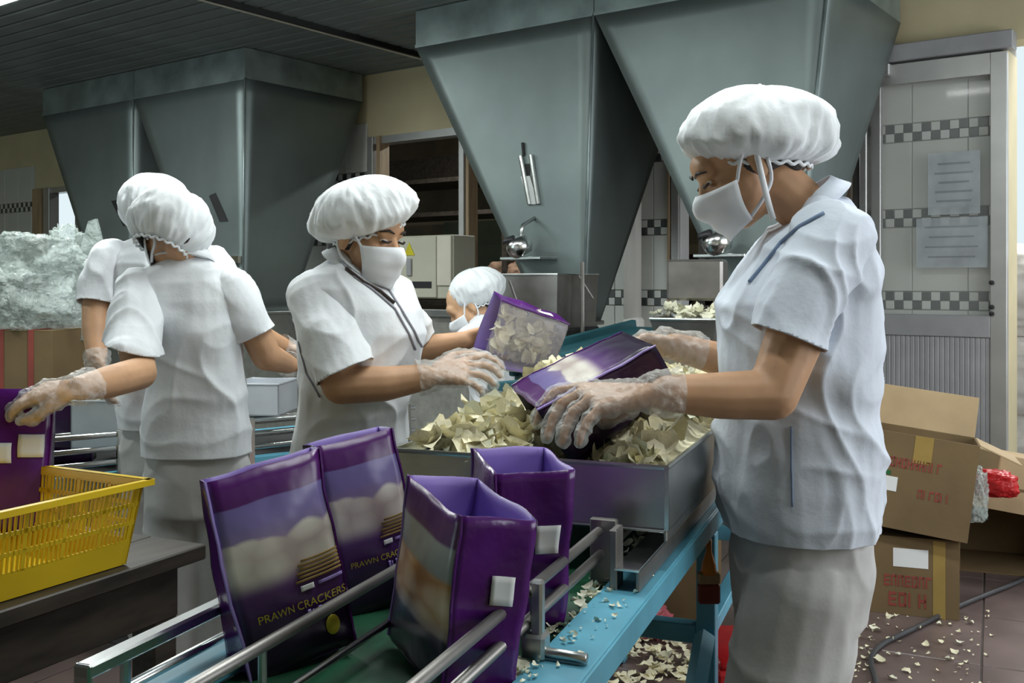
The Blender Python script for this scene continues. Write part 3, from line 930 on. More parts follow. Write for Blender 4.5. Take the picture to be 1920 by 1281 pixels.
sheet_box('steel_box', 'bright steel box of crackers at the left elbow of the worker with her back turned', 'box', onB(222, 3.50, .615), (.205, .25, .16), M_BRIGHT)
sheet_box('steel_box', 'bright white steel box between the two women at the farther line', 'box', onB(497, 3.80, .685), (.18, .22, .115), M_BRIGHT)

# carton and clear film bags at the far left
def carton(label, M, size, flaps=None, group=None, name='cardboard_box', tape=True):
    """closed or open carton; flaps: angle from upright-closed for front, right, back, left"""
    t = T(name, label, 'box', M.translation, group)
    sx, sy, sz = size
    th = .005
    O('side_panel', B((-sx / 2, -sy / 2, 0), (sx / 2, -sy / 2 + th, sz), M, .001), M_CARD, t)
    O('side_panel', B((-sx / 2, sy / 2 - th, 0), (sx / 2, sy / 2, sz), M, .001), M_CARD, t)
    O('side_panel', B((-sx / 2, -sy / 2 + th, 0), (-sx / 2 + th, sy / 2 - th, sz), M, .001), M_CARD, t)
    O('side_panel', B((sx / 2 - th, -sy / 2 + th, 0), (sx / 2, sy / 2 - th, sz), M, .001), M_CARD, t)
    O('base_panel', B((-sx / 2 + th, -sy / 2 + th, 0), (sx / 2 - th, sy / 2 - th, th), M), M_CARD, t)
    if flaps is None:
        O('top_panel', B((-sx / 2, -sy / 2, sz), (sx / 2, -.001, sz + th), M, .001), M_CARD, t)
        O('top_panel', B((-sx / 2, .001, sz), (sx / 2, sy / 2, sz + th), M, .001), M_CARD, t)
        if tape:
            O('tape', B((-sx / 2 - .001, -.025, sz + th), (sx / 2 + .001, .025, sz + th + .001), M), M_TAPE, t)
    else:
        ln = [sy * .5, sx * .36, sy * .5, sx * .36]
        for k, ang in enumerate(flaps):
            if ang is None: continue
            wd = sx if k in (0, 2) else sy
            ex = (sy if k in (0, 2) else sx) / 2
            Mf = M @ Matrix.Rotation(R(90) * k, 4, 'Z') @ Matrix.Translation((0, -ex, sz)) @ Matrix.Rotation(R(ang), 4, 'X')
            O('flap', B((-wd / 2 + .002, -.002, 0), (wd / 2 - .002, .003, ln[k]), Mf, .001), M_CARDL, t)
    return t
def glyphs(bm, M, n, w, h, seed, th=.0012):
    """a row of short stroke marks, as the blurred print on the cartons"""
    rr = random.Random(seed)
    for i in range(n):
        x0 = -w / 2 + i * w / n
        cw = w / n * .78
        st_ = h * .22
        pick = rr.choice(['I', 'E', 'O', 'T', 'N', 'H'])
        def b_(xa, xb, za, zb):
            box(bm, (x0 + xa * cw, -th, za * h), (x0 + xb * cw, 0, zb * h), M)
        b_(0, .26, 0, 1)
        if pick in 'EO': b_(.26, 1, 0, .2); b_(.26, 1, .8, 1)
        if pick in 'EH': b_(.26, 1, .4, .6)
        if pick in 'OHN': b_(.74, 1, 0, 1)
        if pick in 'TN': b_(.26, 1, .8, 1)
    return bm
cl_M = Matrix.Translation(gp(55, 4.1, .57)) @ Matrix.Rotation(R(36.2 - 4), 4, 'Z')
cl = carton('tan cardboard carton with red straps under the clear film bags at far left', cl_M, (.39, .37, .41))
for x in (-.02, .10):
    O('strap', B((x, -.1875, .0), (x + .022, -.185, .417), cl_M), M_RED, cl)
    O('strap', B((x, -.1875, .416), (x + .022, .187, .418), cl_M), M_RED, cl)
carton('lower cardboard carton at far left beneath the strapped one', Matrix.Translation(gp(50, 4.1, 0)) @ Matrix.Rotation(R(36.2 - 4), 4, 'Z'), (.44, .42, .56))
filmspec = [(35, 3.72, 1.0, .20, .15, .12, 'crumpled clear plastic bag on the strapped carton, at the left edge'),
            (112, 3.80, .90, .09, .12, .20, 'crumpled clear plastic bag hanging beside the strapped carton'),
            (60, 3.78, 1.19, .19, .13, .085, 'crumpled clear plastic bag on top of the film bag pile'),
            (128, 3.95, 1.20, .05, .06, .10, 'small clear plastic bag peaking above the film pile')]
for i, (x, Y, z, a, b, c, lab) in enumerate(filmspec):
    k_ = 4.1 / 3.75
    sack(gp(x, Y * k_, CAMZ - (CAMZ - z) * k_), a * k_, b * k_, c * k_, M_FILM, lab, 11 + i, 'clear plastic bags', 'plastic_bag', 'bag', amp=.34, freq=6)
fs = bmesh.new()
slab(fs, [px(140, 500, 4.3), px(205, 505, 4.3), px(180, 410, 4.3), px(165, 415, 4.3)], .02)
tag(O('plastic_bag', fs, M_FILM), 'clear plastic sheet drooping behind the shoulder of the far worker', 'bag', 'clear plastic bags')

# ------------------------------------------------------------------ cartons, cable and litter on the right
RM = Matrix.Translation(gp(1690, 3.72, 0)) @ Matrix.Rotation(R(36.2 - 20), 4, 'Z')
low = carton('lower tan carton with a white label on the tiled floor', RM, (.37, .33, .27))
O('label_sheet', B((-.03, -.1665, .17), (.085, -.165, .235), RM), M_PAPER, low)
O('red_print', glyphs(bmesh.new(), RM @ Matrix.Translation((.02, -.165, .10)), 7, .16, .04, 3), M_RED, low)['kind'] = 'stuff'
O('red_print', glyphs(bmesh.new(), RM @ Matrix.Translation((.02, -.165, .03)), 4, .13, .05, 4), M_RED, low)['kind'] = 'stuff'
O('red_print', B((.185, -.05, .03), (.1862, .05, .20), RM), M_RED, low)
O('tape', B((.10, -.1662, .0), (.14, -.165, .27), RM), M_TAPE, low)
UM = Matrix.Translation(gp(1700, 3.66, .297)) @ Matrix.Rotation(R(36.2 - 22), 4, 'Z') @ Matrix.Rotation(R(7), 4, 'Y') @ Matrix.Rotation(R(-3), 4, 'X')
up = carton('open tan carton with raised flaps and red print, stacked on the lower carton', UM, (.39, .30, .335), flaps=[None, 108, 12, 40])
O('red_print', glyphs(bmesh.new(), UM @ Matrix.Translation((-.005, -.15, .215)), 10, .19, .035, 5), M_RED, up)['kind'] = 'stuff'
O('red_print', glyphs(bmesh.new(), UM @ Matrix.Translation((.075, -.15, .12)), 6, .11, .032, 6), M_RED, up)['kind'] = 'stuff'
O('label_sheet', B((-.14, -.1512, .13), (-.05, -.15, .18), UM), M_PAPER, up)
O('green_print', B((-.14, -.1512, .185), (-.075, -.15, .20), UM), M_GREENP, up)
O('tape', B((-.01, -.1512, .24), (.05, -.15, .335), UM), M_TAPE, up)
O('red_print', B((.195, -.02, .03), (.1962, .06, .28), UM), M_RED, up)
TMx = Matrix.Translation(gp(1905, 4.05, 0)) @ Matrix.Rotation(R(36.2 - 20), 4, 'Z')
third = carton('carton lying on its side with its dark open end toward us, right edge', TMx @ Matrix.Translation((0, .35, .17)) @ Matrix.Rotation(R(90), 4, 'X'), (.42, .34, .36), flaps=[None, None, None, None])
O('flap', slab(bmesh.new(), [TMx @ V(p) for p in ((-.21, -.03, .28), (.21, -.06, .23), (.21, -.005, .34), (-.21, -.005, .34))], .005), M_CARDL, third)
fl_M = Matrix.Translation(gp(1912, 4.0, .345)) @ Matrix.Rotation(R(36.2 + 5), 4, 'Z') @ Matrix.Rotation(R(10), 4, 'Y')
tag(O('cardboard_sheet', B((-.07, .05, 0), (.18, .30, .13), fl_M, .004), M_CARDL), 'folded cardboard piece beside the red bag, right edge', 'cardboard')
sack(gp(1862, 3.93, .345), .085, .06, .05, M_REDP, 'crumpled red plastic bag behind the open carton', 31, name='plastic_bag', cat='bag', amp=.25)
sack(gp(1822, 3.78, .285), .05, .07, .10, M_FILM, 'crumpled clear film wedged between the stacked cartons', 32, name='plastic_bag', cat='bag', amp=.3)
# white sacks in the bright yard
for i, (x, y, z, a, b, c) in enumerate(((-.95, 5.75, 0, .36, .3, .26), (-.25, 5.9, 0, .36, .3, .28), (-.93, 5.8, .46, .35, .28, .24), (-.22, 5.9, .51, .36, .3, .24), (-.95, 5.8, .9, .34, .28, .24), (-.25, 5.9, .95, .34, .3, .2))):
    sack((x, y, z), a, b, c, M_SACK, 'bulging white plastic sack %s of the sunlit pile, %s' % (['at the foot', 'in the middle', 'on top'][i // 2], ['right behind the door edge', 'farther out in the yard'][i % 2]), 40 + i, 'white sacks piled in the yard', 'plastic_sack', amp=.22)
# cable on the floor
cpts = [(1990, 1045), (1920, 1086), (1850, 1115), (1790, 1140), (1740, 1166), (1690, 1190), (1655, 1208), (1637, 1226), (1634, 1245), (1642, 1275), (1650, 1330)]
cp3 = []
for x, y in cpts:
    Y = (CAMZ - .009) * FPX / (y - HOR)
    cp3.append(gp(x, Y, .009))
def smooth_path(P, n=6):
    out = []
    for i in range(len(P) - 1):
        p0 = P[max(i - 1, 0)]; p1 = P[i]; p2 = P[i + 1]; p3 = P[min(i + 2, len(P) - 1)]
        for k in range(n):
            t = k / n
            out.append(.5 * ((2 * p1) + (p2 - p0) * t + (2 * p0 - 5 * p1 + 4 * p2 - p3) * t * t + (3 * p1 - p0 - 3 * p2 + p3) * t ** 3))
    out.append(P[-1])
    return out
tag(O('power_cable', TB(smooth_path(cp3), .0085, 8), M_CABLE, None, True), 'dark grey power cable lying across the floor tiles', 'cable')
# red stool behind the legs of the right worker
stl = T('plastic_stool', 'red plastic stool behind the trouser legs of the right hand worker', 'stool', gp(1428, 2.62, 0))
SM = Matrix.Translation(gp(1428, 2.62, 0)) @ Matrix.Rotation(R(36.2), 4, 'Z')
O('seat', B((-.14, -.14, .215), (.14, .14, .24), SM, .012, 2), M_REDP, stl, True)
for sx in (-1, 1):
    for sy in (-1, 1):
        lb = bmesh.new()
        p = SM @ V((sx * .135, sy * .12, .22)); q = SM @ V((sx * .18, sy * .16, 0))
        d = SM.to_3x3() @ V((-sx * .05, 0, 0)); e = SM.to_3x3() @ V((0, -sy * .045, 0))
        hexa(lb, [q, q + d, q + d + e, q + e], [p, p + d, p + d + e, p + e])
        O('leg', lb, M_REDP, stl)
O('skirt', B((-.145, -.145, .17), (.145, .145, .218), SM, .01), M_REDP, stl)
# orange brush on the conveyor leg
bc = px(1329, 1062, 2.06)
br = T('brush', 'orange handled brush with red bristles hanging on the blue leg', 'brush', bc + V((0, 0, -.06)))
KM = Matrix.Translation(bc) @ K
O('handle', TB([KM @ V((0, 0, .055)), KM @ V((0, 0, .03)), KM @ V((0, 0, .005)), KM @ V((0, 0, -.015))], [.006, .006, .014, .017], 10), M_ORANGE, br, True)
O('ferrule', B((-.022, -.01, -.035), (.022, .01, -.012), KM, .003), M_CARDL, br)
O('bristles', B((-.022, -.011, -.075), (.022, .011, -.035), KM, .004), M_RED, br)
# carton and pink bag on the floor below the conveyor
carton('brown carton in the shade below the conveyor', Matrix.Translation(gp(1258, 3.56, 0)) @ Matrix.Rotation(R(36.2 - 25), 4, 'Z'), (.30, .24, .30))
sack(gp(1208, 3.36, .0), .075, .06, .055, M_PINK, 'crumpled pink plastic bag standing under the conveyor', 51, name='plastic_bag', cat='bag', amp=.3)
# ------------------------------------------------------------------ printed bags
def print_mat(name, kind):
    m = bpy.data.materials.new(name); m.use_nodes = True
    nt = m.node_tree; L = nt.links.new
    b = nt.nodes['Principled BSDF']
    b.inputs['Roughness'].default_value = .3
    uv = nd(nt, 'ShaderNodeTexCoord')
    sp = nd(nt, 'ShaderNodeSeparateXYZ'); L(uv.outputs['UV'], sp.inputs[0])
    rp = nd(nt, 'ShaderNodeValToRGB')
    L(sp.outputs['Y'], rp.inputs[0])
    e = rp.color_ramp.elements
    def stops(lst):
        while len(e) > 1: e.remove(e[-1])
        e[0].position = lst[0][0]; e[0].color = (*lst[0][1], 1)
        for p, c in lst[1:]:
            k = e.new(p); k.color = (*c, 1)
    wn = nd(nt, 'ShaderNodeTexNoise'); wn.inputs['Scale'].default_value = 7
    L(uv.outputs['UV'], wn.inputs['Vector'])
    mapn = nd(nt, 'ShaderNodeMapping'); mapn.inputs['Scale'].default_value = (3.6, 7.0, 1)
    L(uv.outputs['UV'], mapn.inputs['Vector'])
    vo = nd(nt, 'ShaderNodeTexVoronoi'); vo.feature = 'F1'; vo.inputs['Scale'].default_value = 1.0; vo.inputs['Randomness'].default_value = .75
    mixv = nd(nt, 'ShaderNodeMix', data_type='VECTOR'); mixv.inputs['Factor'].default_value = .08
    L(mapn.outputs[0], mixv.inputs['A']); L(wn.outputs['Color'], mixv.inputs['B'])
    L(mixv.outputs['Result'], vo.inputs['Vector'])
    shade = nd(nt, 'ShaderNodeValToRGB')
    L(vo.outputs['Distance'], shade.inputs[0])
    se = shade.color_ramp.elements
    if kind == 'front':
        stops([(0, (.012, .004, .02)), (.18, (.02, .006, .035)), (.30, (.05, .014, .09)), (.44, (.13, .055, .21)), (.54, (.30, .20, .33)), (.60, (.34, .26, .36)),
               (.74, (.20, .16, .38)), (.845, (.15, .12, .32)), (.85, (.07, .008, .11)), (1, (.09, .012, .14))])
        se[0].position = .15; se[0].color = (.95, .92, .82, 1); se[1].position = .85; se[1].color = (.52, .43, .40, 1)
        m0, m1, m2, m3 = .40, .46, .70, .75
    else:
        stops([(0, (.015, .006, .03)), (.30, (.03, .012, .05)), (.33, (.40, .30, .28)), (.60, (.42, .22, .08)), (.64, (.26, .29, .28)), (.80, (.30, .33, .33)), (.82, (.07, .012, .11)), (1, (.09, .012, .14))])
        se[0].position = .1; se[0].color = (.80, .68, .52, 1); se[1].position = .8; se[1].color = (.42, .19, .05, 1)
        m0, m1, m2, m3 = .33, .37, .60, .63
    # where the printed crackers show
    ys = nd(nt, 'ShaderNodeMath', operation='MULTIPLY_ADD')
    L(vo.outputs['Distance'], ys.inputs[0]); ys.inputs[1].default_value = .10 if kind == 'front' else .02; L(sp.outputs['Y'], ys.inputs[2])
    lo = nd(nt, 'ShaderNodeMapRange'); lo.interpolation_type = 'SMOOTHSTEP'
    lo.inputs['From Min'].default_value = m0; lo.inputs['From Max'].default_value = m1 + .05; L(sp.outputs['Y'], lo.inputs['Value'])
    hi = nd(nt, 'ShaderNodeMapRange'); hi.inputs['From Min'].default_value = m2 + .015; hi.inputs['From Max'].default_value = m2 + .035
    hi.inputs['To Min'].default_value = 1; hi.inputs['To Max'].default_value = 0; L(ys.outputs[0], hi.inputs['Value'])
    mu = nd(nt, 'ShaderNodeMath', operation='MULTIPLY'); L(lo.outputs['Result'], mu.inputs[0]); L(hi.outputs['Result'], mu.inputs[1])
    mx = nd(nt, 'ShaderNodeMix', data_type='RGBA')
    L(mu.outputs[0], mx.inputs['Factor']); L(rp.outputs['Color'], mx.inputs['A']); L(shade.outputs['Color'], mx.inputs['B'])
    L(mx.outputs['Result'], b.inputs['Base Color'])
    bn = nd(nt, 'ShaderNodeTexNoise'); bn.inputs['Scale'].default_value = 16; L(uv.outputs['Object'], bn.inputs['Vector'])
    bp = nd(nt, 'ShaderNodeBump'); bp.inputs['Strength'].default_value = .3; bp.inputs['Distance'].default_value = .01
    L(bn.outputs['Fac'], bp.inputs['Height']); L(bp.outputs['Normal'], b.inputs['Normal'])
    return m
M_PRINT = print_mat('bag_front_print', 'front')
M_PRINT2 = print_mat('bag_orange_print', 'side')

def bag(label, M, w=.22, d=.09, h=.27, wt=None, dt=None, front=None, side=None, back=None, seed=1, text=True, inside=None,
        lab_r=False, lab_l=False, lab_f=None, group='purple cracker bags', fill=False, bulge=.012):
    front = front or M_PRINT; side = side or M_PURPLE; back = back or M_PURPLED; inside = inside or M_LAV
    wt = wt if wt is not None else w
    dt = dt if dt is not None else d
    t = T('snack_bag', label, 'bag', M.translation, group)
    nx, nz = 10, 16
    sd = V((seed * 5.3, seed * 2.1, 0))
    def corner(v):
        k = v
        ww = (w * (1 - k) + wt * k) / 2; dd = (d * (1 - k) + dt * k) / 2
        return ww, dd
    def pt(face, u, v):
        ww, dd = corner(v)
        x, y = [(-ww + 2 * ww * u, -dd), (ww, -dd + 2 * dd * u), (ww - 2 * ww * u, dd), (-ww, dd - 2 * dd * u)][face]
        z = v * h
        e = 4 * u * (1 - u)
        bl = bulge * e * (math.sin(PI * min(1, v * 1.05)) ** .8 if v < .95 else 0)
        if face in (1, 3): bl = -.35 * bl * (.4 + v)
        nrm = [V((0, -1, 0)), V((1, 0, 0)), V((0, 1, 0)), V((-1, 0, 0))][face]
        p = V((x, y, z))
        p += nrm * bl
        cr = noise.noise(p * 22 + sd) * .0035 + noise.noise(p * 9 + sd) * .006 * v
        p += V((cr, noise.noise(p * 20 + sd * 1.7) * .0035, noise.noise(V((x * 14, y * 14, 3)) + sd) * .006 * v))
        return M @ p
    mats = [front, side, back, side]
    names = ['front_panel', 'side_gusset', 'back_panel', 'side_gusset']
    parts = []
    for f in range(4):
        bm = bmesh.new(); uvl = bm.loops.layers.uv.new('UVMap')
        g = [[bm.verts.new(pt(f, a / nx, b / nz)) for a in range(nx + 1)] for b in range(nz + 1)]
        for b in range(nz):
            for a in range(nx):
                fc = bm.faces.new((g[b][a], g[b][a + 1], g[b + 1][a + 1], g[b + 1][a]))
                for lp, (uu, vv) in zip(fc.loops, ((a, b), (a + 1, b), (a + 1, b + 1), (a, b + 1))):
                    lp[uvl].uv = (uu / nx, vv / nz)
        me = bpy.data.meshes.new(names[f]); bm.to_mesh(me); bm.free()
        me.polygons.foreach_set('use_smooth', [True] * len(me.polygons))
        o = O(names[f], me, [mats[f], mats[f] if mats[f] is M_FILMW else inside], t)
        s = o.modifiers.new('film', 'SOLIDIFY'); s.thickness = .0016; s.offset = -1; s.material_offset = 1
        parts.append(o)
    O('base_fold', slab(bmesh.new(), [M @ V((-w / 2, -d / 2, .002)), M @ V((w / 2, -d / 2, .002)), M @ V((w / 2, d / 2, .002)), M @ V((-w / 2, d / 2, .002))], .002), M_PURPLED, t)
    # heat-sealed corner edges
    for k in (0, 1):
        u = 0 if k == 0 else 1
        O('edge_seal', TB([pt(0, u, v / 10) for v in range(11)], .0022, 5), M_LAV if k == 0 else M_PURPLE, parts[0])
    def patch(face, u0, u1, v0, v1, m, name, parent, off=.0022):
        n = [V((0, -1, 0)), V((1, 0, 0)), V((0, 1, 0)), V((-1, 0, 0))][face]
        nw = (M.to_3x3() @ n)
        bm = bmesh.new()
        na, nb = 5, 4
        g = [[bm.verts.new(pt(face, u0 + (u1 - u0) * a / na, v0 + (v1 - v0) * b / nb) + nw * off) for a in range(na + 1)] for b in range(nb + 1)]
        for b in range(nb):
            for a in range(na):
                bm.faces.new((g[b][a], g[b][a + 1], g[b + 1][a + 1], g[b + 1][a]))
        o = O(name, bm, m, parent, True)
        s = o.modifiers.new('paper', 'SOLIDIFY'); s.thickness = .0008
        return o
    if text:
        for k in range(6):
            patch(0, .54 + .04 * (k % 2) + .02 * (k // 2), .98, .40 + k * .019, .411 + k * .019, M_GOLD, 'gold_line', parts[0])
        patch(0, .58, .70, .355, .382, M_PAPER, 'white_box', parts[0])
        patch(0, .74, .97, .362, .378, M_LAV, 'print_line', parts[0])
        def lay(txt, size, u, v, m, name):
            tb = text_bm(txt, size, Matrix.Identity(4), .0)
            for vv in tb.verts:
                uu = u + vv.co.x / w; v2 = v + vv.co.y / h
                vv.co = pt(0, min(1, max(0, uu)), v2) + M.to_3x3() @ V((0, -.003, 0))
            O(name, tb, m, parts[0])
        lay('PRAWN CRACKERS', .0138 * w / .145, .56, .29, M_YTXT, 'yellow_lettering')
        for k_, (u0_, v0_) in enumerate(((.60, .215), (.645, .21), (.70, .215), (.75, .21), (.81, .215))):
            patch(0, u0_, u0_ + (.014 if k_ % 2 else .03), v0_, v0_ + .045, M_LAV, 'print_mark', parts[0])
        em = bmesh.new()
        c = pt(0, .80, .14); nw = M.to_3x3() @ V((0, -1, 0)); ux = M.to_3x3() @ V((1, 0, 0)); uz = M.to_3x3() @ V((0, 0, 1))
        ellip(em, c + nw * .003, [ux * .010, nw * .0015, uz * .013], 14, 6)
        O('yellow_emblem', em, M_YTXT, parts[0], True)
    for lf in (lab_f or []): patch(0, *lf, M_PAPER, 'barcode_label', parts[0])
    if lab_r: patch(1, *lab_r, M_PAPER, 'barcode_label', parts[1])
    if lab_l: patch(3, *lab_l, M_PAPER, 'barcode_label', parts[3])
    return t
def bagM(x, Y, z, ang, lean=0.0, roll=0.0):
    """ang: heading of the bag's width in the camera ground frame, degrees right of straight ahead; lean along width"""
    return Matrix.Translation(gp(x, Y, z)) @ Matrix.Rotation(R(36.2 + 90 - ang), 4, 'Z') @ Matrix.Rotation(R(lean), 4, 'Y') @ Matrix.Rotation(R(roll), 4, 'X')
BZ = .694
bag('printed purple bag leaning on the rail, leftmost of the four on the green belt', bagM(550, 1.29, BZ, 52, -9, -3), .145, .07, .25, seed=1, dt=.022, wt=.15)
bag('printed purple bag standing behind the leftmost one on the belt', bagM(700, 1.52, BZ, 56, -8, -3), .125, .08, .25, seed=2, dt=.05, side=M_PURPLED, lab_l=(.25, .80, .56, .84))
bag('open purple bag showing an orange cracker picture, nearest the camera', bagM(838, 1.26, BZ, 156, 4, -7), .20, .09, .212, seed=3, front=M_PRINT2, side=M_PURPLE, dt=.10, wt=.19, text=False, lab_r=(.50, .80, .52, .68))
bag('open purple bag with white barcode label, tucked behind the nearest bag by the tray', bagM(965, 1.47, BZ, 166, 3, -2), .15, .105, .222, seed=4, front=M_PURPLE, side=M_PURPLE, back=M_PURPLE, dt=.115, text=False, lab_r=(.55, .85, .48, .66))
# bag standing in the basket, held by the worker with her back turned
bag('dark purple bag standing in the yellow basket at the left edge', bagM(10, 2.16, .64, 72, 3, -8), .16, .08, .30, seed=5, front=M_PURPLE, side=M_PURPLED, text=False, lab_f=[(.62, .92, .52, .68), (.2, .55, .48, .62)])
# dark bags lying on the farther line
bag('dark purple bag standing among the chrome rails of the farther line', bagM(130, 3.47, .556, 78, -4, 0), .16, .08, .235, seed=6, front=M_PURPLED, side=M_PURPLED, text=False)
# bag held up by the masked worker: mouth towards lower left, window with crackers towards the camera
def axM(o, xa, za):
    z = za.normalized(); x = (xa - z * xa.dot(z)).normalized(); y = z.cross(x)
    m = Matrix((x, y, z)).transposed().to_4x4()
    return Matrix.Translation(o) @ m
M_WIN = print_mat('bag_window_print', 'side')
b5 = axM(px(1040, 650, 2.62), cdir(.45, -.1, .9), cdir(-.94, -.3, .30))
bag('open purple bag full of crackers held up beside the masked worker', b5, .15, .09, .19, seed=8, front=M_FILMW, side=M_PURPLE, text=False, dt=.11, wt=.165, lab_r=(.3, .6, .2, .4))
# bag being filled by the right hand worker
b6 = axM(px(1215, 668, 1.93), cdir(.25, 1, .35), cdir(-1, -.15, -.62))
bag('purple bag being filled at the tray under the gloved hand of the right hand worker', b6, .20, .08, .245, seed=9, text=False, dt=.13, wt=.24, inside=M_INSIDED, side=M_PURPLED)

# ------------------------------------------------------------------ crackers
def cracker_mesh(seed):
    rr = random.Random(seed)
    bm = bmesh.new()
    rings, seg = 3, 11
    cx, cy, tw_ = rr.uniform(.3, 1.0), rr.uniform(-.6, .7), rr.uniform(-.6, .6)
    c = bm.verts.new((0, 0, 0))
    prev = None
    for i in range(1, rings + 1):
        row = []
        for k in range(seg):
            a = 2 * PI * k / seg
            r = i / rings * (1 + .14 * math.sin(3 * a + seed) + .10 * rr.uniform(-1, 1) * (i == rings))
            x, y = r * math.cos(a), r * math.sin(a)
            z = .75 * (cx * x * x + cy * y * y + tw_ * x * y) + .07 * math.sin(5 * a + seed) * (i / rings)
            row.append(bm.verts.new((x, y, z)))
        for k in range(seg):
            if prev is None: bm.faces.new((c, row[k], row[(k + 1) % seg]))
            else: bm.faces.new((prev[k], row[k], row[(k + 1) % seg], prev[(k + 1) % seg]))
        prev = row
    me = bpy.data.meshes.new('cracker'); 
    bm.to_mesh(me); bm.free()
    me.polygons.foreach_set('use_smooth', [True] * len(me.polygons))
    return me
CM = []
for i in range(8):
    me = cracker_mesh(i + 3); me.materials.append(M_CHIP if i % 2 else M_CHIPG); CM.append(me)
def heap(a, d):
    """height of the cracker heap above the tray liner"""
    def g(ca, cd, sa, sd_, h):
        return h * math.exp(-((a - ca) / sa) ** 2 - ((d - cd) / sd_) ** 2)
    z = .035
    z += g(-.72, 2.30, .13, .20, .095)
    z += g(-.78, 1.95, .12, .20, .03)
    z += g(-.40, 1.95, .09, .25, .040)
    z += g(-.60, 2.75, .20, .25, .03)
    z -= g(-.53, 1.66, .10, .10, .075)
    z -= g(-.56, 2.55, .07, .12, .03)
    return z
ZL = TZ0 + .07
hb = bmesh.new()
na, nb = 26, 70
G = [[None] * (nb + 1) for _ in range(na + 1)]
for i in range(na + 1):
    for j in range(nb + 1):
        a = TA0 + .012 + (TA1 - TA0 - .024) * i / na; d = TD0 + .012 + (TD1 - TD0 - .02) * j / nb
        z = ZL + heap(a, d) - .014 + .012 * noise.noise(V((a * 45, d * 45, 0)))
        e = min(i, na - i) / 3.0
        if e < 1: z = ZL + (z - ZL) * max(.4, e)
        G[i][j] = hb.verts.new(cv(a, d, max(z, ZL - .004)))
for i in range(na):
    for j in range(nb):
        hb.faces.new((G[i][j], G[i + 1][j], G[i + 1][j + 1], G[i][j + 1]))
tag(O('cracker_heap', hb, M_CHIP, None, True), 'packed mass of broken prawn crackers filling the bottom of the steel tray', 'crackers', kind='stuff')
rr = random.Random(12)
def put(p, s, rot, label, group, idx):
    o = bpy.data.objects.new('prawn_cracker', CM[idx % len(CM)])
    COL.objects.link(o); o.location = p; o.rotation_euler = rot; o.scale = (s, s, s)
    tag(o, label, 'cracker', group)
    return o
cand = []
while len(cand) < 1000:
    a = rr.uniform(TA0 + .03, TA1 - .03); d = TD0 + .03 + (TD1 - TD0 - .06) * rr.random() ** 1.35
    if heap(a, d) < .006: continue
    cand.append((a, d))
cand.sort(key=lambda q: q[1])
loose = bmesh.new()
cnt = 0
for n_, (a, d) in enumerate(cand):
    s = rr.uniform(.019, .032)
    p = cv(a, d, ZL + heap(a, d) + rr.uniform(-.006, .012))
    rot = (rr.uniform(-.9, .9), rr.uniform(-.9, .9), rr.uniform(0, 6.28))
    if n_ % 10 < 3 and cnt < 295:
        put(p, s, rot, 'curled pale prawn cracker in the heap on the steel tray', 'crackers heaped in the steel tray', n_); cnt += 1
    else:
        Mx = Matrix.LocRotScale(p, __import__('mathutils').Euler(rot), V((s, s, s)))
        me = CM[n_ % len(CM)]
        vs = [loose.verts.new(Mx @ v.co) for v in me.vertices]
        for pl in me.polygons:
            loose.faces.new([vs[k] for k in pl.vertices])
tag(O('loose_crackers', loose, M_CHIP, None, True), 'loose curled crackers spread over the whole steel tray', 'crackers', kind='stuff')
# broken bits along the right edge of the belt
lb = bmesh.new()
def bits(bm, n, fn, smin, smax, flat=.5):
    for i in range(n):
        p = fn(i)
        s = rr.uniform(smin, smax)
        Mx = Matrix.LocRotScale(p, __import__('mathutils').Euler((rr.uniform(-flat, flat), rr.uniform(-flat, flat), rr.uniform(0, 6.28))), V((s, s * rr.uniform(.5, 1), s)))
        me = CM[i % len(CM)]
        vs = [bm.verts.new(Mx @ v.co) for v in me.vertices]
        for pl in me.polygons:
            bm.faces.new([vs[k] for k in pl.vertices])
bits(lb, 260, lambda i: cv(rr.gauss(-.425, .012), rr.uniform(.5, 2.2), .698 + abs(rr.gauss(0, .006))), .004, .012)
bits(lb, 60, lambda i: cv(rr.uniform(-.42, -.36), rr.uniform(.6, 1.6), .707), .002, .006)
tag(O('belt_crumbs', lb, M_CHIPG, None, True), 'broken cracker bits along the right edge of the green belt', 'crumbs', kind='stuff')
# crackers dropped on the floor: those one can pick out, then the scatter under the conveyor
fpts = [(1655, 1135), (1668, 1158), (1690, 1150), (1703, 1152), (1748, 1155), (1720, 1182), (1762, 1174), (1762, 1207), (1800, 1209), (1790, 1225), (1775, 1240), (1668, 1205), (1682, 1231), (1648, 1243), (1596, 1248), (1622, 1238), (1672, 1276), (1700, 1262), (1640, 1185), (1735, 1215), (1820, 1170), (1585, 1190), (1610, 1165)]
for i, (x, y) in enumerate(fpts):
    Y = CAMZ * FPX / (y - HOR)
    p = gp(x, Y, .008)
    put(p, rr.uniform(.010, .018), (rr.uniform(-.25, .25), rr.uniform(-.25, .25), rr.uniform(0, 6.28)), 'broken pale cracker dropped on the floor tiles by the cartons and cable', 'crackers dropped on the floor', i)
fb_ = bmesh.new()
def under(i):
    x = rr.uniform(1120, 1335); y = rr.uniform(1140, 1290)
    Y = CAMZ * FPX / (y - HOR)
    return gp(x, Y, .008 + rr.uniform(0, .006))
bits(fb_, 260, under, .010, .022, .3)
bits(fb_, 90, lambda i: gp(rr.uniform(1580, 1860), rr.uniform(2.85, 3.6), .006), .003, .009, .3)
tag(O('floor_crumbs', fb_, M_CHIP, None, True), 'scatter of broken crackers on the floor below the conveyor', 'crumbs', kind='stuff')
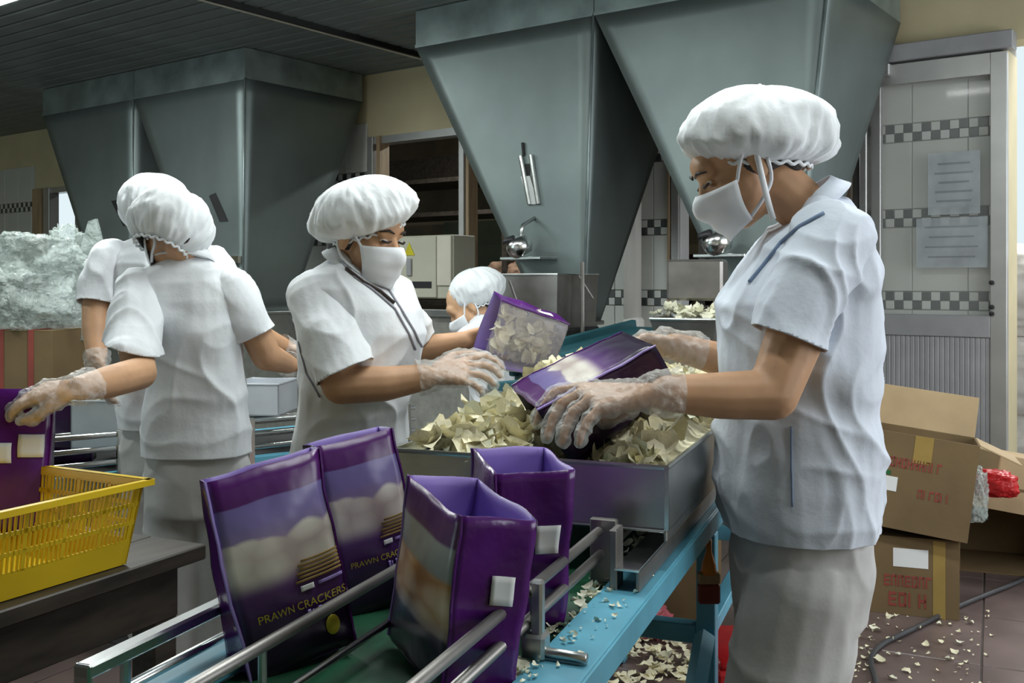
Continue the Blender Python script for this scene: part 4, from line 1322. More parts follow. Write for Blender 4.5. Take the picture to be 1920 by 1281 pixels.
# crackers in the feed cone, in the steel box and in the held-up bag
cb = bmesh.new()
bits(cb, 130, lambda i: b5 @ V((rr.uniform(-.058, .062), rr.uniform(-.036, .03), rr.uniform(.02, .165))), .015, .022, 1.2)
tag(O('bag_crackers', cb, M_CHIP, None, True), 'crackers filling the held-up purple bag', 'crackers', kind='stuff')
cb = bmesh.new()
bits(cb, 90, lambda i: BM2 @ V((rr.uniform(-.11, .11), rr.uniform(-.14, .14), .29 + rr.uniform(0, .045))), .016, .028, .8)
tag(O('cone_crackers', cb, M_CHIPG, None, True), 'crackers heaped in the dark feed cone', 'crackers', kind='stuff')
cb = bmesh.new()
bits(cb, 90, lambda i: onB(222, 3.50, .615) @ V((rr.uniform(-.09, .10), rr.uniform(-.11, .12), .145 + rr.uniform(0, .05))), .016, .026, .8)
tag(O('box_crackers', cb, M_CHIPG, None, True), 'crackers heaped in the steel box on the farther line', 'crackers', kind='stuff')
# ------------------------------------------------------------------ people
def ring_pts(c, f, r, hd, hw, n=28, e=2.3):
    out = []
    for k in range(n):
        t = 2 * PI * k / n
        cx, sx = math.cos(t), math.sin(t)
        out.append(c + f * (hd * math.copysign(abs(cx) ** (2 / e), cx)) + r * (hw * math.copysign(abs(sx) ** (2 / e), sx)))
    return out
def fold_disp(bm, amp, o, fscale=1.0, waist=None):
    bm.normal_update()
    for v in bm.verts:
        p = (v.co - o) * fscale
        wv = noise.noise(p * 5.0) * .10
        a = noise.noise(V((p.x * 5, p.y * 5, p.z * 3)))
        q1 = V(((p.x + wv) * 10, (p.y + wv) * 10, p.z * 2.6))
        b = (1 - min(1, abs(noise.noise(q1)) * 2.4)) ** 2
        q2 = V(((p.x + wv) * 5 + p.z * 8, (p.y - wv) * 5 - p.z * 6, p.z * 4 + 7))
        c_ = (1 - min(1, abs(noise.noise(q2)) * 2.4)) ** 2
        dd = a * .9 + b * 1.0 + c_ * .8 - .6
        if waist:
            g = math.exp(-((v.co.z - waist[0]) / waist[1]) ** 2)
            dd += g * waist[2] * (1 - 2.2 * abs(noise.noise(V((p.x * 3.5, p.y * 3.5, p.z * 15 + p.x * 4)))))
        v.co = v.co + v.normal * (amp * dd)
    return bm
def cut(bm, co, no, rad):
    co = V(co); no = V(no).normalized()
    fs = [f for f in bm.faces if (f.calc_center_median() - co).length < rad]
    vs = {v for f in fs for v in f.verts}; es = {e for f in fs for e in f.edges}
    bmesh.ops.bisect_plane(bm, geom=list(vs) + list(es) + fs, plane_co=co, plane_no=no, clear_outer=True)
    return bm
def hand_auto(w, d, n, side, curl=.5, spread=.012, sc_=1.0):
    """wrist, finger direction, palm normal, +1/-1 thumb side -> list of finger chains (points, radii) and palm chains"""
    d = d.normalized(); n = (n - d * n.dot(d)).normalized(); s = d.cross(n) * side
    res = []
    offs = [.027, .009, -.009, -.026]; ln = [.072, .080, .074, .058]; rad = [.0088, .009, .0088, .0078]
    for i in range(4):
        b = w + (d * (.088 - .006 * abs(i - 1.2)) + s * offs[i]) * sc_
        pts = [b]; dirn = (d + s * (offs[i] * spread * 60)).normalized(); p = b
        ang = 0
        for seg, fr in enumerate((.45, .30, .25)):
            ang += curl * (.75 if seg == 0 else .9) * (1 + .12 * i)
            v = dirn * math.cos(ang) + n * math.sin(ang)
            p = p + v * ln[i] * fr * sc_
            pts.append(p)
        res.append((pts, [rad[i] * sc_, rad[i] * sc_ * .97, rad[i] * sc_ * .9, rad[i] * sc_ * .78]))
        res.append(([w + (d * .01 + s * offs[i] * .55) * sc_, b], [.015 * sc_, .0115 * sc_]))
    b = w + (d * .022 + s * .026) * sc_
    p1 = b + (d * .035 + s * .022 + n * .012) * sc_
    p2 = p1 + (d * .034 + s * .004 + n * (.012 + .02 * curl)) * sc_
    res.append(([b, p1, p2, p2 + (d * .022 - s * .006 + n * .012 * curl) * sc_], [.016 * sc_, .0115 * sc_, .0105 * sc_, .008 * sc_]))
    return res
def hand_px(wr, fingers, thumb):
    """explicit hand: wrist, list of finger chains (world points), thumb chain"""
    res = []
    rad = [.0092, .0094, .0092, .0082]
    for i, pts in enumerate(fingers):
        r = rad[i]
        res.append((pts, [r * 1.08, r, r * .92, r * .78][:len(pts)]))
        res.append(([wr + (pts[0] - wr) * .08, pts[0]], [.017, .0118]))
    for i in range(3):
        a, b = fingers[i][0], fingers[i + 1][0]
        res.append(([wr.lerp((a + b) / 2, .3), wr.lerp((a + b) / 2, .95)], [.016, .0105]))
    res.append((thumb, [.0165, .0125, .0105, .0085][:len(thumb)]))
    return res

def head_parts(c, f, u, s=1.0):
    """returns function mapping head-local (x right, y forward, z up) to world"""
    f = f.normalized(); u = (u - f * u.dot(f)).normalized(); r = f.cross(u)
    def L(x, y, z):
        return c + (r * x + f * y + u * z) * s
    return L, r, f, u

def person(label, root, skin, shirt_m, rings, f, head, arms, legs, cap, vox=.006, hem=None, mask=True, trousers=True, shoes=True,
           folds=.007, waist=None, sleeves=None, hair=True, detail=True, torso_bot=None, group=None, collar=None, gloves=True):
    """rings: (centre, half depth, half width) bottom to top, world; f: facing; arms: dicts; legs: list of chains"""
    f = V((f.x, f.y, 0)).normalized(); r = V((f.y, -f.x, 0))
    t = T('person', label, 'person', root)
    L, hr, hf, hu = head_parts(head['c'], head['f'], head['u'], head.get('s', 1.0))
    hs = head.get('s', 1.0)
    # ---- body: one continuous surface
    bm = bmesh.new()
    loft(bm, [ring_pts(c, f, r, max(.03, hd - .022), max(.03, hw - .022)) for c, hd, hw in rings])
    def E(x, y, z, a, b, d):
        ellip(bm, L(x, y, z), [hr * a * hs, hf * b * hs, hu * d * hs], 18, 12)
    E(0, -.014, .028, .072, .092, .084)
    E(0, .028, -.025, .060, .060, .078)
    E(0, .052, -.085, .030, .028, .022)
    E(0, .035, -.070, .047, .045, .035)
    E(.034, .058, -.028, .026, .026, .028); E(-.034, .058, -.028, .026, .026, .028)
    E(0, .070, .030, .048, .020, .026)
    caps(bm, L(0, .084, .004), L(0, .102, -.032), .0085 * hs, .0125 * hs, 10)
    E(.011, .094, -.034, .009, .010, .007); E(-.011, .094, -.034, .009, .010, .007)
    E(0, .088, -.060, .020, .010, .007); E(0, .085, -.070, .018, .010, .007)
    E(.030, .070, .016, .018, .012, .008); E(-.030, .070, .016, .018, .012, .008)
    for sx in (-1, 1):
        E(sx * .074, -.006, -.012, .008, .017, .030); E(sx * .078, -.012, .004, .006, .014, .014)
    chain(bm, [L(0, -.025, -.05), head['neck'], rings[-2][0]], [.052 * hs, .050 * hs, .045 * hs])
    for a in arms:
        chain(bm, a['pts'], a['r'])
        for pts, rs in a.get('hand', []):
            chain(bm, pts, rs, 9)
    for lg in legs:
        chain(bm, lg['pts'], [x - .012 for x in lg['r']])
    body = O('body', remesh(bm, vox, 2), skin, t, True)
    # ---- face details
    if detail:
        for sx in (-1, 1):
            O('eye', ellip(bmesh.new(), L(sx * .031, .078, .002), [hr * .013, hf * .006, hu * .0040], 12, 8), M_EYE, t, True)
            O('eyelash', TB([L(sx * .016, .0875, .002), L(sx * .031, .0905, -.0005), L(sx * .046, .083, .002)], .0030, 6), M_LASH, t, True)
            O('eyebrow', TB([L(sx * .014, .092, .022), L(sx * .032, .0895, .028), L(sx * .052, .076, .022)], [.002, .0034, .0016], 6), M_HAIR, t, True)
    if hair:
        hb_ = bmesh.new()
        ellip(hb_, L(0, -.022, .018), [hr * .075 * hs, hf * .082 * hs, hu * .078 * hs], 20, 12)
        ellip(hb_, L(0, -.064, -.042), [hr * .048 * hs, hf * .032 * hs, hu * .034 * hs], 16, 10)
        O('hair', remesh(hb_, .007, 3), M_HAIR, t, True)
    # ---- cap: puffed cloth with gathers and a ruffled hem
    cc, cf, cu = cap['c'], cap['f'].normalized(), cap['u']
    cu = (cu - cf * cu.dot(cf)).normalized(); cr = cf.cross(cu)
    al, aw, ah = cap['size']
    low_ = cap.get('low', .62)
    cb_ = bmesh.new()
    nth, nph = 120, 22
    sdv = V((cap.get('seed', 1) * 7.7, 0, 0))
    rows = []
    for i in range(nph + 1):
        tt = i / nph
        ph = R(-52) + (R(90) - R(-52)) * tt
        row = []
        for k in range(nth):
            th = 2 * PI * k / nth
            rad = math.cos(ph) ** .86 if ph < R(89.9) else 0.0
            z = math.sin(ph)
            if z < 0: z *= low_
            cs_, sn_ = math.cos(th), math.sin(th)
            wob = noise.noise(V((cs_ * 3, sn_ * 3, tt * 1.2)) + sdv)
            gather = math.sin(th * cap.get('pleats', 26) + 5.5 * wob) * (.55 + .9 * noise.noise(V((cs_ * 5, sn_ * 5, 4)) + sdv))
            hemw = max(0, 1 - tt * 1.7) ** 1.3
            rad *= 1 + gather * (.006 + .030 * hemw) * (1 if tt < .92 else .3)
            lump = noise.noise(V((cs_ * 2.0, sn_ * 2.0, z * 2.0)) + sdv) * .08
            lump += (.5 - abs(noise.noise(V((cs_ * 6, sn_ * 6, z * 1.8)) + sdv)) * 2) * .055
            lump += (.4 - abs(noise.noise(V((cs_ * 11, sn_ * 11, z * 3)) + sdv)) * 2) * .028
            rad *= 1 + lump
            zz = z * (1 + lump * .5)
            # the back of the cap sags, the front stands up
            back = -math.cos(th)
            x_ = math.cos(th) * rad * al; y_ = math.sin(th) * rad * aw
            zt_ = zz * ah + cap.get('sag', 0.0) * back * rad * al
            row.append(cb_.verts.new(cc + cf * x_ + cr * y_ + cu * zt_))
        rows.append(row)
    for a, b in zip(rows, rows[1:]):
        for k in range(nth):
            cb_.faces.new((a[k], a[(k + 1) % nth], b[(k + 1) % nth], b[k]))
    cpo = O('cap', cb_, M_CAP, t, True)
    sm_ = cpo.modifiers.new('cloth', 'SOLIDIFY'); sm_.thickness = .002
    eb_ = bmesh.new()
    e0 = [v for v in range(nth)]
    ringc = []
    for k in range(0, nth):
        th = 2 * PI * k / nth
        rad = math.cos(R(-52)) ** .86
        z = math.sin(R(-52)) * low_
        g_ = math.sin(th * cap.get('pleats', 26) * 1.0)
        ringc.append(cc + cf * (math.cos(th) * rad * al * 1.0) + cr * (math.sin(th) * rad * aw * 1.0) + cu * (z * ah - .004 + .003 * g_ + cap.get('sag', 0.0) * -math.cos(th) * rad * al))
    tube(eb_, ringc + [ringc[0]], .0036, 6, False)
    O('cap_hem', eb_, M_CAP, cpo, True)
    # ---- mask
    if mask:
        mb = bmesh.new()
        na_, nv_ = 22, 12
        G_ = []
        for j in range(nv_ + 1):
            v = j / nv_
            row = []
            for i in range(na_ + 1):
                u_ = -1 + 2 * i / na_
                ph = u_ * R(78 - 10 * v)
                nose_ = math.exp(-(u_ / .22) ** 2) * (.020 * math.exp(-((v - .22) / .22) ** 2))
                x = math.sin(ph) * (.073 - .014 * v)
                y = .026 + math.cos(ph) * (.073 + .014 * math.sin(PI * v) - .006 * v) + nose_
                z = -.008 - .103 * v - .010 * abs(u_) * (1 - v) + .018 * abs(u_) * v
                y += .0018 * math.sin(v * 20) * (1 - abs(u_))
                row.append(mb.verts.new(L(x, y, z)))
            G_.append(row)
        for j in range(nv_):
            for i in range(na_):
                mb.faces.new((G_[j][i], G_[j][i + 1], G_[j + 1][i + 1], G_[j + 1][i]))
        mo = O('face_mask', mb, M_MASK, t, True)
        sm2 = mo.modifiers.new('cloth', 'SOLIDIFY'); sm2.thickness = .002; sm2.offset = 1
        for sx in (-1, 1):
            O('mask_strap', TB(smooth_path([L(sx * .064, .042, -.022), L(sx * .075, .022, .004), L(sx * .080, .002, .022), L(sx * .083, -.016, .03)], 4), .0035, 6), M_MASK, mo, True)
            O('mask_strap', TB(smooth_path([L(sx * .052, .050, -.088), L(sx * .066, .020, -.072), L(sx * .072, -.010, -.050), L(sx * .083, -.022, -.012)], 4), .0035, 6), M_MASK, mo, True)
    # ---- trousers
    if trousers:
        tm_ = bmesh.new()
        for lg in legs:
            chain(tm_, lg['pts'][:-1] + [lg['pts'][-1] + V((0, 0, .03))], [x + .014 for x in lg['r']], 16)
        c0, hd0, hw0 = rings[0]
        pv = [(c0 + V((0, 0, .16)), hd0 * .74, hw0 * .80), (c0 + V((0, 0, .02)), hd0 * .86, hw0 * .88), (c0 + V((0, 0, -.06)), hd0 * .92, hw0 * .92), (c0 + V((0, 0, -.16)), hd0 * .86, hw0 * .90)]
        loft(tm_, [ring_pts(c, f, r, a, b) for c, a, b in reversed(pv)])
        tb2 = remesh(tm_, vox * 1.25, 4)
        fold_disp(tb2, .006, V(root), .8)
        O('trousers', tb2, M_TROU, t, True)
    if shoes:
        for lg in legs:
            e = lg['pts'][-1]
            e = V((e.x, e.y, 0))
            sb = bmesh.new()
            ellip(sb, e + f * .05 + V((0, 0, .035)), [f * .125, r * .045, V((0, 0, .042))], 16, 8)
            caps(sb, e + V((0, 0, .05)), e + V((0, 0, .10)), .045, .04)
            box(sb, (-.04, -.06, 0), (.04, .17, .02), Matrix.Translation(e) @ Matrix((r, f, V((0, 0, 1)))).transposed().to_4x4(), .012)
            O('shoe', remesh(sb, .008, 3), M_SHOE, t, True)
    # ---- shirt
    sb = bmesh.new()
    loft(sb, [ring_pts(c, f, r, hd, hw) for c, hd, hw in ([(rings[0][0] - V((0, 0, .05)), rings[0][1], rings[0][2])] + rings)])
    for sl in (sleeves or []):
        p = sl['pts']; rs = sl['r']
        caps(sb, p[0], p[0].lerp(p[1], .45), rs[0] * .97, rs[0] * .93, 16)
    sb = remesh(sb, vox, 4)
    cut(sb, rings[0][0], V((0, 0, -1)), .45)
    for sl in (sleeves or []):
        p = sl['pts']; rs = sl['r']
        d = (p[-1] - p[-2]).normalized()
        b1 = chain(bmesh.new(), p + [p[-1] + d * .06], rs + [rs[-1] * 1.03], 18)
        b1 = remesh(b1, vox, 3)
        cut(b1, p[-1] + d * .01, sl.get('n', d), .5)
        me_ = bpy.data.meshes.new('tmp'); b1.to_mesh(me_); b1.free()
        sb.from_mesh(me_); bpy.data.meshes.remove(me_)
    fold_disp(sb, folds, V(root), 1.0, waist)
    sh = O('shirt', sb, shirt_m, t, True)
    ss = sh.modifiers.new('cloth', 'SOLIDIFY'); ss.thickness = .003; ss.offset = -1
    # collar: a folded band round the neck
    if collar:
        cbm = bmesh.new()
        n = 30
        rws = []
        nc, nf_, nu_, ra, rb_, hh = collar
        nf_ = nf_.normalized(); nu_ = (nu_ - nf_ * nu_.dot(nf_)).normalized(); nr_ = nf_.cross(nu_)
        for (k1, zz) in ((1.10, -.004), (.97, .7), (.95, 1.0), (1.02, 1.02), (1.16, .55), (1.36, .02)):
            row = []
            for k in range(n + 1):
                th = R(18) + (2 * PI - R(36)) * k / n
                row.append(nc + nf_ * (math.cos(th) * ra * k1) + nr_ * (math.sin(th) * rb_ * k1) + nu_ * (hh * zz - .02 * max(0, math.cos(th))))
            rws.append(row)
        loft(cbm, rws, cap=False, closed=False)
        co_ = O('collar', cbm, shirt_m, t, True)
        s3 = co_.modifiers.new('cloth', 'SOLIDIFY'); s3.thickness = .003
    # ---- gloves
    if gloves:
        for a in arms:
            if not a.get('hand') or not a.get('glove', True): continue
            gb_ = bmesh.new()
            for pts, rs in a['hand']:
                chain(gb_, pts, [x + .0042 for x in rs], 9)
            w_ = a['pts'][-1]; e_ = a['pts'][-2]
            dd = (e_ - w_).normalized()
            L_ = a.get('cuff', .055)
            chain(gb_, [w_ - dd * .02, w_ + dd * .02, w_ + dd * (L_ + .04)], [a['r'][-1] + .006, a['r'][-1] + .010, a['r'][-1] + .014], 14)
            g2 = remesh(gb_, max(.0045, vox * .75), 2)
            cut(g2, w_ + dd * L_, dd, .12)
            g2.normal_update()
            for v in g2.verts:
                q = v.co
                v.co = q + v.normal * (.0045 * noise.noise(q * 42) + .004 * noise.noise(q * 85) + .0015)
            O('glove', g2, M_GLOVE, t, True)
    return t, sh

def project_path(sh, pts, off=.002):
    """lay a path of photo pixels onto the shirt surface"""
    me = sh.data
    o = ORG[sh]
    bv = BVHTree.FromPolygons([v.co + o for v in me.vertices], [list(p.vertices) for p in me.polygons])
    out = []
    c = V((0, 0, CAMZ))
    for x, y in pts:
        d = (px(x, y, 1.0) - c).normalized()
        hit = bv.ray_cast(c, d)
        if hit[0] is not None:
            out.append(hit[0] + hit[1] * (off if hit[1].dot(d) < 0 else -off))
    return out
def dense(pts, n=6):
    out = []
    for (a, b), (c, d) in zip(pts, pts[1:]):
        for k in range(n):
            out.append((a + (c - a) * k / n, b + (d - b) * k / n))
    out.append(pts[-1])
    return out
def sew(sh, pts, r, m, name, parent):
    p = project_path(sh, dense(pts))
    if len(p) > 2:
        return O(name, TB(p, r, 6), m, parent, True)

def legs_of(c, f, half, hipz, hipr, kneer, anklr, step=(0, 0), knee=.44, spread=0.0):
    f = V((f.x, f.y, 0)).normalized(); r = V((f.y, -f.x, 0))
    out = []
    for s, st_ in ((-1, step[0]), (1, step[1])):
        h = V((c.x, c.y, hipz - .07)) + r * (s * half)
        k = V((c.x, c.y, knee)) + r * (s * (half + spread * .5)) + f * (st_ * .5 + .015)
        a = V((c.x, c.y, .08)) + r * (s * (half + spread)) + f * st_
        out.append({'pts': [h, k, a], 'r': [hipr, kneer, anklr]})
    return out
UP = V((0, 0, 1))

# ---- the worker on the right, in profile
Y1 = 1.92
def r1(cx, y, hd, hw, dy=0.0):
    return (gp(cx, Y1 + dy, CAMZ + (HOR - y) * Y1 / FPX), hd, hw)
f1 = cdir(-1, .04)
rings1 = [r1(1498, 984, .136, .185), r1(1496, 900, .146, .185), r1(1496, 800, .146, .172), r1(1498, 740, .142, .165), r1(1494, 650, .146, .170),
          r1(1495, 570, .148, .175), r1(1512, 505, .126, .180), r1(1526, 450, .098, .176), r1(1540, 412, .066, .135), r1(1540, 375, .046, .065)]
w1 = px(1252, 738, 1.69)
hand1 = hand_px(w1, [
    [px(1082, 727, 1.80), px(1040, 735, 1.80), px(1018, 764, 1.795), px(1006, 792, 1.79)],
    [px(1088, 738, 1.765), px(1052, 757, 1.76), px(1034, 790, 1.755), px(1026, 818, 1.75)],
    [px(1104, 752, 1.73), px(1074, 772, 1.725), px(1060, 804, 1.72), px(1054, 830, 1.72)],
    [px(1126, 766, 1.70), px(1102, 788, 1.69), px(1090, 812, 1.69), px(1086, 832, 1.69)]],
    [px(1200, 748, 1.74), px(1160, 775, 1.78), px(1130, 792, 1.81), px(1105, 800, 1.83)])
arm1L = {'pts': [px(1552, 462, 1.78), px(1487, 640, 1.735), px(1449, 740, 1.71), px(1350, 742, 1.70), w1], 'r': [.055, .050, .044, .040, .031], 'hand': hand1, 'cuff': .022}
w1r = px(1265, 650, 2.12)
arm1R = {'pts': [px(1500, 470, 2.07), px(1420, 610, 2.12), px(1370, 680, 2.14), w1r], 'r': [.052, .044, .038, .029],
         'hand': hand_auto(w1r, cdir(-1, -.2, .1), cdir(0, -.6, -1), -1, .55), 'cuff': .06}
head1 = {'c': px(1393, 305, 1.92), 'f': cdir(-.84, .02, -.53), 'u': cdir(-.5, 0, .86), 'neck': px(1500, 385, 1.92), 's': 1.03}
p1, sh1 = person('worker in pale blue shirt and white bouffant cap filling a bag, standing at right', gp(1497, Y1, 0), M_SKIN, M_CLOTHB, rings1, f1, head1,
    [arm1L, arm1R], legs_of(gp(1492, Y1, 0), f1, .078, .70, .092, .092, .088, (.055, -.035), .40), 
    {'c': px(1424, 262, 1.92), 'f': cdir(-1, 0, .06), 'u': UP + cdir(.06, 0, 0) * .1, 'size': (.150, .118, .100), 'low': .60, 'sag': .05, 'seed': 1, 'pleats': 22},
    vox=.005, folds=.0085, waist=(.93, .08, .7),
    sleeves=[{'pts': [px(1560, 445, 1.79), px(1520, 530, 1.755), px(1482, 625, 1.735)], 'r': [.070, .070, .064], 'n': cdir(-.36, -.05, -.93)},
             {'pts': [px(1500, 470, 2.06), px(1440, 545, 2.10), px(1410, 590, 2.12)], 'r': [.064, .062, .058], 'rad': .10}],
    collar=(px(1530, 392, 1.92), cdir(-.75, 0, -.60), cdir(-.60, 0, .75), .058, .062, .034))
sew(sh1, [(1545, 400), (1500, 425), (1465, 455), (1430, 500), (1405, 530)], .0035, M_PIPE, 'collar_piping', sh1)
sew(sh1, [(1484, 800), (1484, 880), (1486, 950)], .0016, M_PIPE, 'side_seam', sh1)
O('mask_tie', TB(smooth_path([head_parts(head1['c'], head1['f'], head1['u'])[0](-.084, -.016, .02), px(1432, 345, 1.835), px(1442, 385, 1.835), px(1450, 412, 1.84)], 5), [.0055] * 16, 6), M_MASK, p1, True)

# ---- the masked worker in the middle
Y2 = 2.5
def r2(cx, y, hd, hw, dy=0.0):
    return (gp(cx, Y2 + dy, CAMZ + (HOR - y) * Y2 / FPX), hd, hw)
f2 = cdir(.93, -.36)
rings2 = [r2(658, 960, .125, .18), r2(660, 850, .120, .172), r2(664, 760, .118, .165), r2(674, 690, .135, .165), r2(678, 625, .150, .170),
          r2(674, 580, .140, .172), r2(664, 540, .108, .170), r2(656, 512, .075, .135), r2(654, 488, .046, .062)]
w2 = px(795, 708, 2.34)
hand2 = hand_px(w2, [
    [px(875, 676, 2.40), px(908, 668, 2.42), px(928, 677, 2.42), px(940, 690, 2.42)],
    [px(876, 688, 2.37), px(908, 684, 2.38), px(928, 694, 2.38), px(938, 706, 2.38)],
    [px(872, 702, 2.345), px(902, 703, 2.35), px(918, 713, 2.35), px(926, 722, 2.35)],
    [px(864, 714, 2.325), px(886, 720, 2.325), px(898, 729, 2.325), px(902, 736, 2.325)]],
    [px(820, 690, 2.38), px(850, 668, 2.42), px(885, 664, 2.45), px(912, 668, 2.46)])
arm2R = {'pts': [px(596, 575, 2.40), px(618, 660, 2.34), px(640, 722, 2.31), px(720, 720, 2.32), w2], 'r': [.052, .050, .045, .041, .031], 'hand': hand2, 'cuff': .015}
w2l = px(872, 640, 2.66)
arm2L = {'pts': [px(745, 570, 2.60), px(765, 630, 2.66), px(790, 655, 2.68), w2l], 'r': [.048, .044, .037, .027],
         'hand': hand_auto(w2l, cdir(1, -.1, .15), cdir(.2, -1, -.2), 1, .5), 'glove': False}
head2 = {'c': px(686, 442, 2.46), 'f': cdir(.86, -.48, -.22), 'u': cdir(.2, -.1, 1), 'neck': px(662, 500, 2.49), 's': 1.0}
p2, sh2 = person('worker with folded white cap and face mask scooping crackers, standing in the middle', gp(664, Y2, 0), M_SKIN, M_CLOTH, rings2, f2, head2,
    [arm2R, arm2L], legs_of(gp(660, Y2, 0), f2, .076, .62, .085, .08, .07),
    {'c': px(681, 405, 2.46), 'f': cdir(.92, -.30, .20), 'u': UP + cdir(-.22, 0), 'size': (.140, .118, .092), 'low': .55, 'sag': .0, 'seed': 3, 'pleats': 24},
    vox=.005, folds=.0075, waist=(.9, .08, .3),
    sleeves=[{'pts': [px(598, 560, 2.41), px(618, 630, 2.35), px(645, 690, 2.31)], 'r': [.072, .076, .068], 'n': cdir(.45, -.1, -.9), 'rad': .13},
             {'pts': [px(735, 560, 2.60), px(762, 610, 2.65), px(775, 632, 2.67)], 'r': [.062, .06, .055], 'rad': .09}],
    collar=(px(660, 497, 2.485), cdir(.85, -.34, -.45), cdir(.42, -.15, .9), .058, .060, .030))
for path, r_ in (([(640, 490), (665, 520), (700, 545), (740, 580), (768, 630), (778, 655)], .003), ([(700, 500), (722, 535), (748, 575), (775, 620), (790, 650)], .003),
                 ([(560, 640), (575, 700), (600, 745)], .0018)):
    sew(sh2, path, r_, M_PIPEG, 'piping', sh2)
O('lanyard', TB(project_path(sh2, dense([(648, 505), (680, 530), (712, 548), (738, 570)]), .004), .004, 6), M_LASH, p2, True)

# ---- the worker with her back turned
Y3 = 2.75
def r3(cx, y, hd, hw, dy=0.0):
    return (gp(cx, Y3 + dy, CAMZ + (HOR - y) * Y3 / FPX), hd, hw)
f3 = cdir(-.08, 1)
rings3 = [r3(372, 850, .115, .142), r3(368, 760, .110, .135), r3(366, 680, .112, .128), r3(358, 620, .118, .132), r3(350, 565, .115, .150),
          r3(345, 530, .100, .155), r3(344, 508, .078, .125), r3(345, 484, .046, .058)]
w3 = px(150, 728, 2.17)
arm3L = {'pts': [px(258, 550, 2.70), px(252, 640, 2.56), px(262, 700, 2.46), px(205, 716, 2.31), w3], 'r': [.048, .042, .041, .038, .028],
         'hand': hand_auto(w3, cdir(-1, -.12, -.10), cdir(.1, .5, -1), 1, .35), 'cuff': .04}
w3r = px(543, 684, 3.0)
arm3R = {'pts': [px(440, 545, 2.74), px(475, 615, 2.76), px(500, 668, 2.78), w3r], 'r': [.042, .043, .041, .027],
         'hand': hand_auto(w3r, cdir(.6, .8, -.1), cdir(-.2, 0, -1), -1, .5), 'cuff': .02}
head3 = {'c': px(326, 432, 2.73), 'f': cdir(-.72, .62, -.30), 'u': cdir(.0, .1, 1), 'neck': px(348, 484, 2.75), 's': .90}
p3, sh3 = person('worker in white shirt with her back turned, reaching to the basket bag', gp(368, Y3, 0), M_SKIN, M_CLOTH, rings3, f3, head3,
    [arm3L, arm3R], legs_of(gp(372, Y3, 0), f3, .060, .74, .07, .07, .07),
    {'c': px(322, 420, 2.73), 'f': cdir(-.8, .5, -.05), 'u': UP + cdir(.22, 0), 'size': (.112, .110, .096), 'low': 1.0, 'sag': -.05, 'seed': 5, 'pleats': 22},
    vox=.006, folds=.008, waist=(.9, .12, .15), detail=False,
    sleeves=[{'pts': [px(264, 545, 2.71), px(254, 600, 2.62), px(248, 648, 2.54)], 'r': [.066, .070, .068], 'n': cdir(-.25, 0, -1)},
             {'pts': [px(432, 545, 2.74), px(455, 585, 2.75), px(474, 622, 2.76)], 'r': [.062, .062, .058], 'rad': .11}],
    collar=(px(346, 489, 2.75), cdir(.1, .95, -.25), UP, .058, .062, .035))

# ---- the worker half hidden behind her
Y4 = 3.2
def r4(cx, y, hd, hw, dy=0.0):
    return (gp(cx, Y4 + dy, CAMZ + (HOR - y) * Y4 / FPX), hd, hw)
f4 = cdir(.15, 1)
rings4 = [r4(320, 800, .115, .16), r4(318, 700, .110, .155), r4(314, 620, .115, .155), r4(310, 560, .118, .165), r4(306, 510, .112, .185),
          r4(303, 480, .095, .182), r4(302, 460, .07, .13), r4(302, 440, .045, .058)]
w4 = px(182, 668, 3.06)
arm4L = {'pts': [px(205, 490, 3.18), px(180, 570, 3.14), px(178, 620, 3.10), w4], 'r': [.048, .042, .038, .030],
         'hand': hand_auto(w4, cdir(.1, -.1, -1), cdir(.7, .5, 0), 1, .4), 'cuff': .01}
w4r = px(535, 650, 3.30)
arm4R = {'pts': [px(405, 500, 3.2), px(455, 580, 3.2), px(480, 625, 3.2), w4r], 'r': [.048, .042, .037, .026],
         'hand': hand_auto(w4r, cdir(.8, .5, -.3), cdir(0, 0, -1), -1, .5), 'cuff': .02}
head4 = {'c': px(298, 395, 3.2), 'f': cdir(.3, .9, -.35), 'u': cdir(0, .25, 1), 'neck': px(302, 440, 3.2), 's': .90}
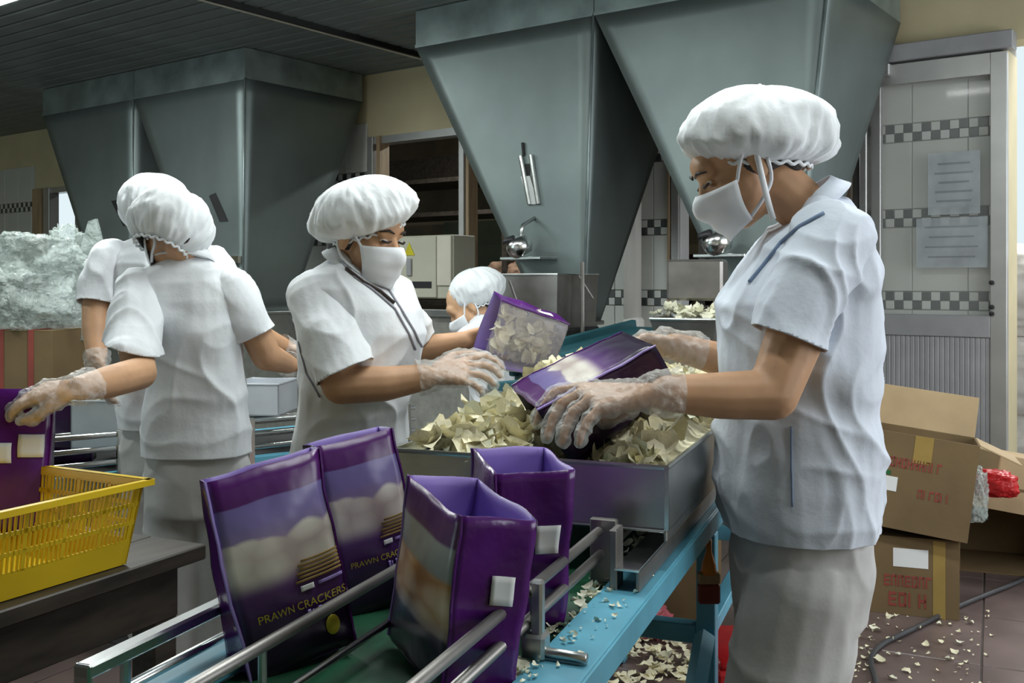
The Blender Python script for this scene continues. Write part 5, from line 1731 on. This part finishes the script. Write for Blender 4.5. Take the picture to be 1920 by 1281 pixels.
person('worker in white mostly hidden behind the woman with her back turned', gp(314, Y4, 0), M_SKIN, M_CLOTH, rings4, f4, head4,
    [arm4L, arm4R], legs_of(gp(318, Y4, 0), f4, .070, .74, .075, .075, .07),
    {'c': px(291, 384, 3.2), 'f': cdir(.5, .8, .0), 'u': UP, 'size': (.112, .106, .098), 'low': 1.05, 'sag': .03, 'seed': 8, 'pleats': 24},
    vox=.007, folds=.008, detail=False, hair=False,
    sleeves=[{'pts': [px(210, 490, 3.18), px(190, 530, 3.16), px(182, 565, 3.14)], 'r': [.066, .066, .062], 'rad': .12},
             {'pts': [px(400, 498, 3.2), px(430, 545, 3.2), px(448, 575, 3.2)], 'r': [.06, .058, .055], 'rad': .10}],
    collar=(px(302, 446, 3.2), cdir(.15, .95, -.25), UP, .055, .060, .035))

# ---- the small worker in the distance
Y5 = 4.35
def r5(cx, y, hd, hw):
    return (gp(cx, Y5, CAMZ + (HOR - y) * Y5 / FPX), hd, hw)
f5 = cdir(-.9, -.2)
rings5 = [r5(935, 760, .12, .17), r5(932, 700, .12, .165), r5(925, 650, .12, .165), r5(918, 620, .11, .165), r5(908, 600, .08, .13), r5(902, 588, .045, .06)]
w5 = px(800, 665, 4.2)
person('small distant worker with a white cap bending behind the held-up bag', gp(930, Y5, 0), M_SKIN2, M_CLOTH, rings5, f5,
    {'c': px(878, 573, Y5), 'f': cdir(-.75, -.1, -.62), 'u': cdir(-.55, 0, .8), 'neck': px(900, 592, Y5), 's': 1.0},
    [{'pts': [px(905, 625, 4.2), px(870, 655, 4.18), px(840, 660, 4.18), w5], 'r': [.048, .042, .038, .028], 'hand': hand_auto(w5, cdir(-1, 0, -.2), cdir(0, 0, -1), 1, .4)}],
    legs_of(gp(935, Y5, 0), f5, .08, .62, .10, .085, .075),
    {'c': px(896, 546, Y5), 'f': cdir(-.9, 0, -.3), 'u': UP, 'size': (.125, .105, .10), 'low': .75, 'sag': .0, 'seed': 9, 'pleats': 24},
    vox=.008, detail=False,
    sleeves=[{'pts': [px(905, 622, 4.22), px(880, 640, 4.19), px(862, 650, 4.18)], 'r': [.062, .06, .055], 'rad': .10}])
